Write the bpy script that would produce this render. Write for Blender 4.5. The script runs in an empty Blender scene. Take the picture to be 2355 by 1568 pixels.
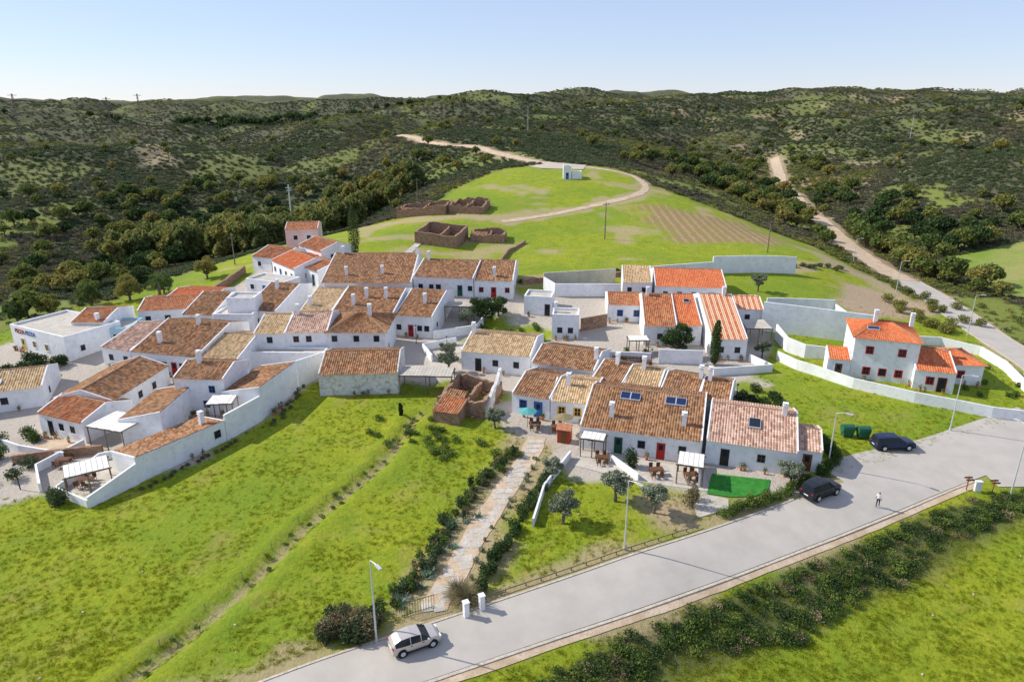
import bpy, math, random, numpy as np
from mathutils import Vector, Matrix
random.seed(7); rng=np.random.default_rng(11)
SC=bpy.context.scene; COL=SC.collection
# ---------------------------------------------------------------- terrain heights
CP=[(-25,30,0),(-5,40,0),(12,49,0),(34,60,0),(56,72,0),(67,82,0),(75,95,0),(81,111,0),(86,129,0),(90,152,0),(93,178,0),(100,210,0),(112,255,0),(129,320,1),
(16,40,-2.5),(38,52,-2.5),(20,25,-3),(50,40,-3),(80,50,-2.5),(64,64,-1.2),(95,80,-1),(100,110,-1),(0,20,-1),
(-20,50,0),(-40,45,-.3),(-10,65,.3),(-25,75,.8),(-42,59,0),(-60,60,-.3),(-60,40,-.5),(-30,90,1),(0,60,0),(5,75,.5),(20,70,.3),(35,75,.5),(40,85,.8),(55,90,.8),
(-28,100,1.5),(-10,100,1.5),(10,95,1.2),(25,95,1.2),(40,105,1.5),(60,95,.8),(0,112,2),(-15,112,1.8),(-45,100,1.5),(-70,98,1.5),(-60,75,0),(-85,85,0),
(-5,122,5),(-25,122,5),(15,122,4.5),(-40,115,3),(-50,130,4),(-45,145,6.5),(28,124,4.5),(40,124,4),(60,125,3),(75,130,.5),
(-10,150,6),(20,150,6.5),(45,150,6),(65,145,4.5),(73,158,4.5),(82,158,1),(20,170,8),(0,175,9),(-20,165,8),(50,175,8),(70,180,5),(20,200,12),(50,205,11),(25,230,16.5),(0,215,14),(45,235,15),(65,220,9),(80,215,4),(85,250,5),(-30,200,9),(-25,230,12),
(30,260,18),(-20,310,20),(-68,380,24),(60,280,12),(90,300,5),(80,330,12),
(-58,170,4.5),(-105,136,0),(-80,160,0),(-75,200,-4),(-50,215,-1),(-120,180,-6),(-160,150,-6),(-100,230,-8),(-70,260,-5),(-40,260,6),(-160,250,-5),(-220,200,-4),(-120,300,0),(-180,350,12),(-230,300,8),(-300,300,10),(-220,400,25),(-230,500,18),(-100,350,8),(-110,450,18),
(-650,900,38),(-350,900,36),(-200,800,34),(-116,700,52),(-35,900,54),(131,800,51),(280,900,53),(344,700,49),(424,600,47),(0,450,24),(0,550,32),(60,450,20),(130,400,6),(150,500,14),(160,600,25),
(167,226,9),(125,250,3),(200,240,18),(172,300,12),(220,300,22),(260,350,30),(200,400,22),(300,450,38),(420,400,44),(250,500,32),(350,250,35),(300,150,20),(200,150,6),(150,150,1.5),(130,180,1),(110,130,-.5),(150,100,-1),(300,50,5),
(-1500,1500,40),(0,2000,50),(1500,1500,50),(0,3500,30),(1500,0,20),(-1500,0,10),(-300,50,-3),(-400,600,20),(0,-200,-3),(800,900,52),(-150,80,-2)]
C_=np.array(CP,float); S=100.0
def Uf(r2): return np.where(r2>1e-12, r2*np.log(np.maximum(r2,1e-12)),0)
P_=C_[:,:2]/S; n_=len(P_)
K=Uf(((P_[:,None]-P_[None])**2).sum(-1))+np.eye(n_)*0.002
A_=np.zeros((n_+3,n_+3));A_[:n_,:n_]=K;A_[:n_,n_]=1;A_[:n_,n_+1:]=P_;A_[n_,:n_]=1;A_[n_+1:,:n_]=P_.T
W_=np.linalg.solve(A_,np.r_[C_[:,2],0,0,0])
def vn(x,y,seed):
    xi=np.floor(x).astype(np.int64);yi=np.floor(y).astype(np.int64);fx=x-xi;fy=y-yi
    fx=fx*fx*(3-2*fx);fy=fy*fy*(3-2*fy)
    def r(a,b):
        q=(a*374761393+b*668265263+seed*1442695)&0x7fffffff
        q=((q^(q>>13))*1274126177)&0x7fffffff
        return (q^(q>>16))/2147483647.0*2-1
    return (r(xi,yi)*(1-fx)+r(xi+1,yi)*fx)*(1-fy)+(r(xi,yi+1)*(1-fx)+r(xi+1,yi+1)*fx)*fy
def H(x,y):
    x=np.atleast_1d(np.asarray(x,float));y=np.atleast_1d(np.asarray(y,float))
    out=np.empty(x.shape)
    for i in range(0,len(x),20000):
        xx=x[i:i+20000]/S;yy=y[i:i+20000]/S
        d=(xx[:,None]-P_[:,0])**2+(yy[:,None]-P_[:,1])**2
        out[i:i+20000]=Uf(d)@W_[:n_]+W_[n_]+W_[n_+1]*xx+W_[n_+2]*yy
    d=np.hypot(x-10,y-110); m=np.clip((d-130)/300,0,1);m2=np.clip((d-230)/330,0,1)
    gul=np.sqrt(np.abs(vn(x/120+.35*vn(x/60,y/60,8)+3,y/170,14))+.002)
    sp=np.sqrt(np.abs(vn(x/48+.4*vn(x/30,y/30,18),y/75,15))+.002)
    return out+(vn(x/90,y/90,1)*4+vn(x/38,y/38,2)*2.6+vn(x/15,y/15,3)*.9)*m+(gul*27-22.5)*m2+(sp*10-7)*m
def h(x,y): return float(H([x],[y])[0])
# ---------------------------------------------------------------- 2d helpers
def inpoly(x,y,poly):
    r=np.zeros(x.shape,bool);n=len(poly)
    for i in range(n):
        x1,y1=poly[i];x2,y2=poly[(i+1)%n]
        if y1==y2: continue
        c=((y1>y)!=(y2>y))&(x<(x2-x1)*(y-y1)/(y2-y1)+x1); r^=c
    return r
def dline(x,y,pts,closed=False):
    d=np.full(x.shape,1e9);q=list(pts)+([pts[0]] if closed else [])
    for (x1,y1),(x2,y2) in zip(q[:-1],q[1:]):
        L2=(x2-x1)**2+(y2-y1)**2
        t=np.clip(((x-x1)*(x2-x1)+(y-y1)*(y2-y1))/L2,0,1)
        d=np.minimum(d,np.hypot(x-x1-t*(x2-x1),y-y1-t*(y2-y1)))
    return d
def sdp(x,y,poly): return np.where(inpoly(x,y,poly),1,-1)*dline(x,y,poly,True)
def sm(v,a,b): t=np.clip((v-a)/(b-a),0,1);return t*t*(3-2*t)
def smooth(pts,step=1.5):
    P=[Vector(p[:2]).to_3d() for p in pts];P=[2*P[0]-P[1]]+P+[2*P[-1]-P[-2]];out=[]
    for i in range(1,len(P)-2):
        a,b,c,d=P[i-1:i+3];n=max(2,int((c-b).length/step))
        for k in range(n):
            t=k/n;out.append(.5*((2*b)+(c-a)*t+(2*a-5*b+4*c-d)*t*t+(3*b-a-3*c+d)*t**3))
    out.append(P[-2]);return [(p.x,p.y) for p in out]
ROAD=smooth([(-34,23.2),(-25,29.6),(-14.4,35.9),(-5.4,40.3),(2.6,44.3),(12.2,48.9),(23.8,54.9),(34.3,60),(45.8,66),(57,71.2),(68,76),(76.5,84),(80.8,96),(83,111),(86.5,129),(89.8,151.9)])
ROAD2=smooth([(89.8,151.9),(92.8,177.8),(99.7,209.8),(110.6,256),(124.2,311),(140,370),(160,430)],3)
BR=smooth([(52,68),(62,68),(75,64),(110,58)])
TRK=smooth([(-2.5,177),(9.6,183.8),(24.9,195.3),(36.4,205.4),(41.8,217.4),(40.1,232),(34,238),(22,243)],2)
TRK2=smooth([(22,243),(10,255.7),(-4.9,288),(-21,321),(-40,348),(-70,420),(-87,490)],3)
GP=smooth([(-6.3,44.5),(-4.6,49.7),(-3.2,54.9),(-.8,61.9),(1.6,67.9),(3,73.3)],1)
DITCH=smooth([(-34,26),(-27,37),(-22.7,46),(-19.2,56.6),(-15,65.7),(-13.2,72.4),(-12,79)],1)
VILL=[(-46,61),(-40,65),(-33.3,72.6),(-30,78),(-27,91),(-12,89),(-1,87),(-2,79),(4,72),(6,64),(12,63),(20,60),(31,62.5),(34,69),(27,76),(30,84),(38,95),(42,103),(43,112),(40,122),(2,121),(-2,127),(-35,135),(-40,146),(-52,150),(-55,130),(-60,114),(-80,108),(-85,95),(-72,86),(-68,75),(-62,62)]
GREEN=[(-88,112),(-79,129),(-74,157),(-58,172),(-48,182),(-28,190),(-20,218),(-4,244),(18,250),(37,246),(44,222),(66,200),(80,178),(83,134),(86,112),(90,85),(160,60),(160,0),(0,-40),(-150,-20),(-150,95),(-100,98)]
LOT=[(69.5,141),(80,137),(86,128),(73.5,122),(60,116),(62,128)]
PLOUGH=[(37.5,196),(47,195),(64,190),(70,163),(39,160),(35.6,179)]
FIREB=[(-333,584),(-312,588),(-215,440),(-172,362),(-192,362),(-235,440)]
GFR=[(114,178),(150,190),(160,160),(150,130),(118,128),(106,140)]
GARD=[(-3,95),(-8,108),(-3,116),(7,110),(7,98)]
BANK=[(2,128),(12,132),(30,137),(45,141),(60,144),(72,148)]
# ---------------------------------------------------------------- materials
def newmat(name,rough=.85):
    m=bpy.data.materials.new(name);m.use_nodes=True;nt=m.node_tree;b=nt.nodes['Principled BSDF']
    b.inputs['Roughness'].default_value=rough
    b.inputs['Specular IOR Level'].default_value=.25
    return m,nt,b
def nd(nt,t,**k):
    n=nt.nodes.new(t)
    for a,v in k.items(): setattr(n,a,v)
    return n
def mixc(nt,f,a,b,mode='MIX'):
    n=nd(nt,'ShaderNodeMix',data_type='RGBA',blend_type=mode)
    for i,v in ((0,f),(6,a),(7,b)):
        if hasattr(v,'links'): nt.links.new(v,n.inputs[i])
        elif i==0: n.inputs[0].default_value=v
        else: n.inputs[i].default_value=(*v,1)
    return n.outputs[2]
def ramp(nt,f,stops):
    r=nd(nt,'ShaderNodeValToRGB');nt.links.new(f,r.inputs[0]);e=r.color_ramp.elements
    while len(e)<len(stops): e.new(.5)
    for el,(p,c) in zip(e,stops): el.position=p;el.color=(*c,1) if len(c)==3 else c
    return r.outputs[0]
def noise(nt,scale,detail=4,vec=None,rough=.6):
    n=nd(nt,'ShaderNodeTexNoise');n.inputs['Scale'].default_value=scale;n.inputs['Detail'].default_value=detail;n.inputs['Roughness'].default_value=rough
    if vec is None:
        g=nd(nt,'ShaderNodeNewGeometry');vec=g.outputs['Position']
    nt.links.new(vec,n.inputs['Vector']);return n.outputs[0]
def bump(nt,b,f,dist,st=.6):
    n=nd(nt,'ShaderNodeBump');n.inputs['Distance'].default_value=dist;n.inputs['Strength'].default_value=st
    nt.links.new(f,n.inputs['Height']);nt.links.new(n.outputs[0],b.inputs['Normal'])
def nmat(name,c1,c2,scale=1,c3=None,scale2=None,rough=.85,bd=.02,detail=5):
    m,nt,b=newmat(name,rough);f=noise(nt,scale,detail)
    c=ramp(nt,f,[(.35,c1),(.65,c2)])
    if c3:
        f2=noise(nt,scale2 or scale*6,4);k=ramp(nt,f2,[(.5,(0,0,0)),(.72,(1,1,1))])
        c=mixc(nt,k,c,c3)
    nt.links.new(c,b.inputs['Base Color'])
    if bd: bump(nt,b,noise(nt,(scale2 or scale*6),4),bd)
    return m
def flat(name,c,rough=.5,metal=0):
    m,nt,b=newmat(name,rough);b.inputs['Metallic'].default_value=metal
    f=noise(nt,2.5,3);nt.links.new(mixc(nt,f,tuple(v*.88 for v in c),tuple(min(1,v*1.08) for v in c)),b.inputs['Base Color']);return m
def leafmat(name,cs,trans=.25,scale=.8):
    m,nt,b=newmat(name,.75);oi=nd(nt,'ShaderNodeObjectInfo')
    f=noise(nt,scale,3);a=nd(nt,'ShaderNodeMath',operation='MULTIPLY_ADD');nt.links.new(oi.outputs['Random'],a.inputs[0]);a.inputs[1].default_value=.55;
    s=nd(nt,'ShaderNodeMath',operation='MULTIPLY');nt.links.new(f,s.inputs[0]);s.inputs[1].default_value=.5;nt.links.new(s.outputs[0],a.inputs[2])
    c=ramp(nt,a.outputs[0],[(i/(len(cs)-1)*.8+.1,c) for i,c in enumerate(cs)])
    nt.links.new(c,b.inputs['Base Color'])
    t=nd(nt,'ShaderNodeBsdfTranslucent');nt.links.new(c,t.inputs[0]);mx=nd(nt,'ShaderNodeMixShader');mx.inputs[0].default_value=trans
    nt.links.new(b.outputs[0],mx.inputs[1]);nt.links.new(t.outputs[0],mx.inputs[2]);nt.links.new(mx.outputs[0],nt.nodes['Material Output'].inputs[0]);return m
def roofmat(name,dark,mid,light,moss=(.17,.14,.09),mossamt=.5,band=None):
    m,nt,b=newmat(name,.9)
    uv=nd(nt,'ShaderNodeUVMap');uv.uv_map='UVMap'
    sn=nd(nt,'ShaderNodeVectorMath',operation='SNAP');sn.inputs[1].default_value=(.3,.42,1);nt.links.new(uv.outputs[0],sn.inputs[0])
    wn=nd(nt,'ShaderNodeTexWhiteNoise',noise_dimensions='2D');nt.links.new(sn.outputs[0],wn.inputs['Vector'])
    c=ramp(nt,wn.outputs['Value'],[(.0,dark),(.45,mid),(1,light)])
    big=noise(nt,.5,5,rough=.7);k=ramp(nt,big,[(.42,(0,0,0)),(.7,(1,1,1))])
    g=mixc(nt,mossamt,c,moss);c=mixc(nt,k,c,g)
    sx=nd(nt,'ShaderNodeSeparateXYZ');nt.links.new(uv.outputs[0],sx.inputs[0])
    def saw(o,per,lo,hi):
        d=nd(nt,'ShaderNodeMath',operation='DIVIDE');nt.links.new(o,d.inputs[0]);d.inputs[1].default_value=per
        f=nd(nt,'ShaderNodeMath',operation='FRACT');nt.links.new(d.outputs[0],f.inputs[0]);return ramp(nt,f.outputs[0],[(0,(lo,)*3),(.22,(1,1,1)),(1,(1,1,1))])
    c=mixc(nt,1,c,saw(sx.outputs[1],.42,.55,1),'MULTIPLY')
    if band:
        d=nd(nt,'ShaderNodeMath',operation='DIVIDE');nt.links.new(sx.outputs[0],d.inputs[0]);d.inputs[1].default_value=.9
        f=nd(nt,'ShaderNodeMath',operation='FRACT');nt.links.new(d.outputs[0],f.inputs[0])
        c=mixc(nt,ramp(nt,f.outputs[0],[(.45,(0,0,0)),(.5,(1,1,1))]),c,mixc(nt,.6,c,band))
    nt.links.new(c,b.inputs['Base Color']);return m
M={}
M['white']=nmat('white_plaster',(.77,.77,.77),(.87,.87,.87),.5,(.69,.68,.65),1.7,.9,.01)
M['old']=nmat('peeling_plaster',(.60,.58,.54),(.75,.74,.7),1.2,(.33,.27,.21),1.6,.95,.05)
M['pinkw']=nmat('pink_plaster',(.72,.52,.46),(.80,.62,.56),.6)
M['blueish']=nmat('pale_blue_plaster',(.35,.55,.62),(.42,.62,.68),1)
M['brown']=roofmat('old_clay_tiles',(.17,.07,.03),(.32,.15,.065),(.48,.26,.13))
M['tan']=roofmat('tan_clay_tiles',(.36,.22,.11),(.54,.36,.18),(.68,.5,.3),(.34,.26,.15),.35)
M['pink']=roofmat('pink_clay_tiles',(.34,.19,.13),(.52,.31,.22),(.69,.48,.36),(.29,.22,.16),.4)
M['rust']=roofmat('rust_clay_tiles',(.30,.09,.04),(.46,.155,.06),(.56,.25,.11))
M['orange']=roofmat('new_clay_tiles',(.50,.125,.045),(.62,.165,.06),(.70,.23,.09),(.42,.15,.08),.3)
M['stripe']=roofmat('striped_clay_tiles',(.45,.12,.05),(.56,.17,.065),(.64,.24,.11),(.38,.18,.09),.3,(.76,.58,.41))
M['ridge']=nmat('ridge_tiles',(.26,.15,.085),(.44,.28,.17),3)
M['stone']=nmat('rubble_stone',(.22,.13,.08),(.40,.28,.19),2.2,(.32,.13,.07),4,.95,.08)
M['conc']=nmat('concrete',(.46,.41,.34),(.60,.54,.46),.8,(.36,.31,.25),5,.9,.01)
M['asph']=nmat('asphalt',(.44,.395,.335),(.51,.46,.395),.35,(.47,.42,.355),14,.9,.005)
M['dirt']=nmat('dirt_track',(.48,.35,.22),(.64,.5,.36),.6,(.4,.28,.17),5,.95,.04)
M['kerb']=nmat('kerb_stone',(.46,.39,.3),(.62,.55,.45),3,(.3,.25,.19),9,.9,.02)
M['glass']=flat('window_glass',(.02,.025,.035),.12)
for k,c in dict(g=(.02,.10,.05),r=(.42,.02,.02),b=(.04,.13,.38),k=(.03,.025,.025),n=(.16,.07,.03),w=(.75,.75,.75),y=(.7,.42,.05)).items(): M['d'+k]=flat('paint_'+{'g':'green','r':'red','b':'blue','k':'dark','n':'brown','w':'white','y':'yellow'}[k],c,.5)
M['wood']=nmat('weathered_wood',(.14,.10,.07),(.26,.2,.14),4)
M['bark']=nmat('bark',(.09,.07,.05),(.19,.15,.11),5,rough=.95,bd=.05)
M['steel']=flat('galvanised_steel',(.6,.61,.62),.4,.3)
M['cwood']=nmat('pole_timber',(.16,.12,.09),(.26,.21,.17),3)
M['canvas']=nmat('pale_canvas',(.70,.67,.61),(.82,.79,.74),1.2)
M['rub']=flat('tyre_rubber',(.02,.02,.02),.8)
M['pvh']=flat('solar_panel',(.015,.03,.09),.15)
M['terra']=nmat('terracotta_pots',(.42,.16,.08),(.55,.25,.14),3)
M['lawn']=nmat('artificial_lawn',(.025,.16,.02),(.05,.25,.035),2,rough=.95)
M['olive']=leafmat('olive_leaves',[(.11,.14,.08),(.2,.23,.14),(.31,.34,.23)],.2,1.5)
M['leafd']=leafmat('dark_leaves',[(.025,.05,.016),(.055,.095,.025),(.10,.15,.04)],.25,1.5)
M['shrub']=leafmat('shrub_leaves',[(.045,.075,.032),(.075,.11,.042),(.11,.135,.055),(.16,.15,.075)],.25,.05)
M['shrub2']=leafmat('grey_shrub_leaves',[(.085,.09,.055),(.14,.13,.078),(.22,.175,.11)],.25,.05)
M['oak']=leafmat('oak_leaves',[(.08,.12,.03),(.14,.18,.04),(.23,.235,.055),(.36,.27,.075)],.35,.1)
M['euc']=leafmat('eucalyptus_leaves',[(.10,.14,.045),(.19,.21,.06),(.36,.29,.07)],.45,.2)
M['hedge']=leafmat('hedge_leaves',[(.045,.09,.015),(.10,.16,.028),(.22,.27,.05)],.3,1.2)
M['dry']=leafmat('dry_stems',[(.13,.11,.055),(.22,.18,.09),(.36,.30,.16)],.25,1.5)
M['agave']=leafmat('agave_leaves',[(.14,.22,.13),(.26,.36,.24)],.1,2)
M['tuft']=leafmat('grass_blades',[(.16,.22,.01),(.29,.33,.014),(.44,.40,.04)],.4,.3)
# ---------------------------------------------------------------- mesh builder
class MB:
    def __init__(s): s.v=[];s.f=[];s.m=[]
    def face(s,pts,mi=0):
        i=len(s.v);s.v+= [tuple(p) for p in pts];s.f.append(tuple(range(i,i+len(pts))));s.m.append(mi)
    def hexa(s,p,mi=0):
        i=len(s.v);s.v+=[tuple(q) for q in p]
        for f in ((0,3,2,1),(4,5,6,7),(0,1,5,4),(1,2,6,5),(2,3,7,6),(3,0,4,7)): s.f.append(tuple(i+k for k in f));s.m.append(mi)
    def box(s,c,sz,mi=0,rot=0):
        ca,sa=math.cos(rot),math.sin(rot);p=[]
        for z in (-.5,.5):
            for a,b in ((-.5,-.5),(.5,-.5),(.5,.5),(-.5,.5)):
                x,y=a*sz[0],b*sz[1];p.append((c[0]+x*ca-y*sa,c[1]+x*sa+y*ca,c[2]+z*sz[2]))
        s.hexa(p,mi)
    def cyl(s,p0,p1,r0,r1,n=8,mi=0):
        p0=Vector(p0);p1=Vector(p1);d=(p1-p0).normalized();a=d.orthogonal().normalized();b=d.cross(a);i=len(s.v)
        for p,r in ((p0,r0),(p1,r1)):
            for k in range(n): t=2*math.pi*k/n;s.v.append(tuple(p+(a*math.cos(t)+b*math.sin(t))*r))
        for k in range(n): s.f.append((i+k,i+(k+1)%n,i+n+(k+1)%n,i+n+k));s.m.append(mi)
        s.f.append(tuple(i+n+k for k in range(n)));s.m.append(mi);s.f.append(tuple(i+n-1-k for k in range(n)));s.m.append(mi)
    def leaves(s,cent,rad,n,size,mi=0,flatz=1,asp=.6,surf=.55):
        cent=np.array(cent,float);rad=np.array(rad,float)
        d=rng.normal(size=(n,3));d/=np.linalg.norm(d,axis=1)[:,None]
        r=surf+(1-surf)*rng.random(n);c=cent+d*rad*r[:,None]
        a=rng.normal(size=(n,3));a/=np.linalg.norm(a,axis=1)[:,None]
        b=np.cross(a,rng.normal(size=(n,3)));b/=np.linalg.norm(b,axis=1)[:,None]
        z=size*(.6+.8*rng.random(n))[:,None];a=a*z;b=b*z*asp
        q=np.stack([c-a,c-b*.9,c+a,c+b*.9],1).reshape(-1,3);i=len(s.v);s.v+=q.tolist()
        s.f+=[(i+4*k,i+4*k+1,i+4*k+2,i+4*k+3) for k in range(n)];s.m+=[mi]*n
    def obj(s,name,mats,parent=None,loc=None,smoothf=False):
        me=bpy.data.meshes.new(name);me.from_pydata(s.v,[],s.f)
        for m in mats: me.materials.append(M[m] if isinstance(m,str) else m)
        me.polygons.foreach_set('material_index',s.m)
        if smoothf: me.polygons.foreach_set('use_smooth',[True]*len(s.f))
        me.update();o=bpy.data.objects.new(name,me);COL.objects.link(o)
        if parent: o.parent=parent
        if loc: o.location=loc
        return o
def empty(name,loc=(0,0,0)):
    o=bpy.data.objects.new(name,None);o.empty_display_size=.5;o.location=loc;COL.objects.link(o);return o
def sheet(name,pts,width,off,mat,sub=6,parent=None,jit=0):
    n=len(pts);X=[];Y=[]
    for i,(x,y) in enumerate(pts):
        a=pts[max(0,i-1)];b=pts[min(n-1,i+1)];dx,dy=b[0]-a[0],b[1]-a[1];L=math.hypot(dx,dy)
        w=width[0]+(width[1]-width[0])*i/(n-1) if isinstance(width,tuple) else width
        w*=1+random.uniform(-jit,jit)
        for k in range(sub+1): t=(k/sub-.5)*w;X.append(x-dy/L*t);Y.append(y+dx/L*t)
    Z=H(X,Y)+off;mb=MB();mb.v=list(zip(X,Y,Z.tolist()))
    for i in range(n-1):
        for k in range(sub): a=i*(sub+1)+k;mb.f.append((a,a+sub+1,a+sub+2,a+1));mb.m.append(0)
    return mb.obj(name,[mat],parent)
def wall(name,pts,ht,th,mat,jit=0,step=1.5,off=0,down=1.2,parent=None,mb=None,level=False):
    q=[]
    for a,b in zip(pts[:-1],pts[1:]):
        L=math.hypot(b[0]-a[0],b[1]-a[1]);n=max(1,int(L/step))
        q+=[(a[0]+(b[0]-a[0])*k/n,a[1]+(b[1]-a[1])*k/n) for k in range(n)]
    q.append(tuple(pts[-1]));own=mb is None;mb=mb or MB();n=len(q);Z=H([p[0] for p in q],[p[1] for p in q]);i0=len(mb.v);dr=0
    for i,(x,y) in enumerate(q):
        a=q[max(0,i-1)];b=q[min(n-1,i+1)];dx,dy=b[0]-a[0],b[1]-a[1];L=math.hypot(dx,dy) or 1;nx,ny=-dy/L*th/2,dx/L*th/2
        hh=ht[0]+(ht[1]-ht[0])*i/(n-1) if isinstance(ht,tuple) else ht
        dr=.7*dr+random.uniform(-jit,jit)*.7
        top=(Z.max() if level else Z[i])+hh+dr
        for sx,z in ((1,Z[i]-down),(1,top),(-1,top),(-1,Z[i]-down)): mb.v.append((x+nx*sx,y+ny*sx,z))
    for i in range(n-1):
        a=i0+4*i
        for k in range(3): mb.f.append((a+k,a+k+1,a+5+k,a+4+k));mb.m.append(0)
    for a in (i0,i0+4*(n-1)): mb.f.append((a,a+1,a+2,a+3));mb.m.append(0)
    if own: return mb.obj(name,[mat],parent)
# ---------------------------------------------------------------- terrain
def axis(a,b,lo,hi,step,g=1.045):
    v=list(np.arange(a,b+.01,step));s=step;c=b
    while c<hi: s*=g;c+=s;v.append(c)
    s=step;c=a;w=[]
    while c>lo: s*=g;c-=s;w.append(c)
    return np.array(w[::-1]+v)
xs=axis(-90,105,-3000,3000,.9,1.025);ys=axis(26,200,-200,4500,.9,1.02)
X,Y=np.meshgrid(xs,ys);x=X.ravel();y=Y.ravel();z=H(x,y)
dd=dline(x,y,DITCH);z=z-.45*np.exp(-(dd/.7)**2)+.25*np.exp(-((dd-1.5)/.8)**2)
px=x+vn(x/4,y/4,5)*2.2;py=y+vn(x/4+50,y/4,6)*2.2
scrub=1-sm(sdp(px,py,GREEN),-5,5)
rest=sm(vn(x/30,y/30,9)+.4*vn(x/9,y/9,10),.25,.6)*scrub*(1-.5*sm(y,220,330))
rest=np.maximum(rest,scrub*sm(vn(x/13,y/13,50)+.8-np.hypot((x+125)/50,(y-165)/36),0,.5))
pave=sm(sdp(px,py,VILL),-.8,.8)*(1-sm(sdp(px,py,GARD),-1,1))
dirt=np.maximum.reduce([sm(sdp(px,py,LOT),-1.5,1.5),.5*sm(sdp(px,py,FIREB),-6,5),.8*(1-sm(dd,.1,.6)),
  .8*(1-sm(dline(px,py,GP),2.2,4)),.7*(1-sm(dline(px,py,TRK),1.5,3.5)),.8*(1-sm(dline(px,py,TRK2),2.5,6)),.7*(1-sm(dline(px,py,ROAD2),3.5,7)),.7*(1-sm(dline(px,py,ROAD),3.0,4.2)),
  .9*(1-sm(np.hypot((px-16)/5,(py-58)/3),.5,1.1)),.8*(1-sm(np.hypot((px-62)/7,(py-52)/4),.6,1.1)),.9*(1-sm(dline(px,py,[(60,60),(52,54),(60,46),(66,36)]),.4,1.6)),
  .8*(1-sm(dline(px,py,[(80,140),(76,150),(74,160)]),2,5)),.75*(1-sm(dline(px,py,BANK),.8,3)),.5*sm(vn(x/22,y/22,12),.5,.8)*scrub*(x>60),.6*sm(vn(x/9,y/9,17)+.4*vn(x/3,y/3,19),.4,.8)*(y>145)*(1-scrub),
  .75*(1-sm(dline(px,py,[(-33,180),(-20,182),(-2,181),(6,186)]),1,5)),.6*(1-sm(dline(px,py,[(-24,152),(-10,150),(0,158)]),1,4))])
slope=(1-sm(dline(x,y,ROAD),7.5,10.5))*sm(dline(x,y,ROAD),3.6,4.6)*inpoly(x,y,[(-6,32),(12,44.5),(34,56),(60,66),(80,62),(60,40),(10,25)])
plough=sm(sdp(px,py,PLOUGH)+vn(x/6,y/6,44)*3,-4,4)
gfr=sm(sdp(px,py,GFR),-2,3)
scrub=np.maximum(scrub,.8*slope)*(1-gfr)
nx,ny=len(xs),len(ys);i=np.arange(nx*ny).reshape(ny,nx)
f=np.stack([i[:-1,:-1],i[:-1,1:],i[1:,1:],i[1:,:-1]],-1).reshape(-1,4)
me=bpy.data.meshes.new('terrain');me.vertices.add(len(x));me.vertices.foreach_set('co',np.stack([x,y,z],1).ravel())
me.loops.add(f.size);me.loops.foreach_set('vertex_index',f.ravel().astype(np.int32));me.polygons.add(len(f))
me.polygons.foreach_set('loop_start',np.arange(0,f.size,4,dtype=np.int32));me.polygons.foreach_set('loop_total',np.full(len(f),4,np.int32));me.polygons.foreach_set('use_smooth',np.ones(len(f),bool));me.update(calc_edges=True)
for nm,arr in (('m1',(scrub,pave,dirt)),('m2',(plough,rest,gfr))):
    at=me.color_attributes.new(nm,'FLOAT_COLOR','POINT');at.data.foreach_set('color',np.stack([*arr,np.ones(len(x))],1).ravel())
ter=bpy.data.objects.new('terrain',me);COL.objects.link(ter)
m,nt,b=newmat('terrain_ground',.95)
def attr(n):
    a=nd(nt,'ShaderNodeAttribute');a.attribute_name=n;s=nd(nt,'ShaderNodeSeparateColor');nt.links.new(a.outputs['Color'],s.inputs[0]);return s.outputs
a1=attr('m1');a2=attr('m2')
n1=noise(nt,.06,5);n2=noise(nt,.55,5);n3=noise(nt,3.5,4)
g1=ramp(nt,n2,[(.3,(.13,.20,.008)),(.5,(.28,.325,.011)),(.7,(.40,.385,.03))])
g2=ramp(nt,n3,[(.3,(.11,.17,.007)),(.55,(.29,.33,.013)),(.8,(.48,.43,.08))])
g=mixc(nt,.5,g1,g2);g=mixc(nt,ramp(nt,n1,[(.42,(0,0,0)),(.64,(.7,.7,.7))]),g,mixc(nt,n3,(.11,.21,.01),(.21,.30,.022)))
g=mixc(nt,ramp(nt,noise(nt,.16,6,rough=.72),[(.54,(0,0,0)),(.72,(.7,.7,.7))]),g,mixc(nt,n3,(.29,.23,.06),(.42,.33,.10)))
sc_=mixc(nt,ramp(nt,noise(nt,.25,6,rough=.75),[(.38,(0,0,0)),(.62,(1,1,1))]),(.045,.06,.028),(.12,.115,.06))
sc_=mixc(nt,ramp(nt,noise(nt,.02,4),[(.5,(0,0,0)),(.7,(.5,.5,.5))]),sc_,(.19,.15,.09))
sc_=mixc(nt,a2[1],sc_,mixc(nt,n2,(.13,.17,.03),(.25,.27,.05)))
c=mixc(nt,a1[0],g,sc_)
c=mixc(nt,a2[2],c,mixc(nt,ramp(nt,n1,[(.4,(0,0,0)),(.6,(1,1,1))]),mixc(nt,n2,(.13,.23,.02),(.23,.32,.04)),mixc(nt,n2,(.24,.28,.05),(.38,.33,.13))))
ge=nd(nt,'ShaderNodeNewGeometry');sx=nd(nt,'ShaderNodeSeparateXYZ');nt.links.new(ge.outputs['Position'],sx.inputs[0])
md=nd(nt,'ShaderNodeMath',operation='MULTIPLY_ADD');nt.links.new(n2,md.inputs[0]);md.inputs[1].default_value=2.0;nt.links.new(sx.outputs[0],md.inputs[2])
m3=nd(nt,'ShaderNodeMath',operation='MULTIPLY');nt.links.new(md.outputs[0],m3.inputs[0]);m3.inputs[1].default_value=2.7
sn_=nd(nt,'ShaderNodeMath',operation='SINE');nt.links.new(m3.outputs[0],sn_.inputs[0])
pl=mixc(nt,ramp(nt,sn_.outputs[0],[(0,(0,0,0)),(.8,(1,1,1))]),mixc(nt,n3,(.26,.2,.07),(.31,.22,.10)),mixc(nt,n3,(.36,.22,.11),(.46,.30,.17)))
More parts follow.
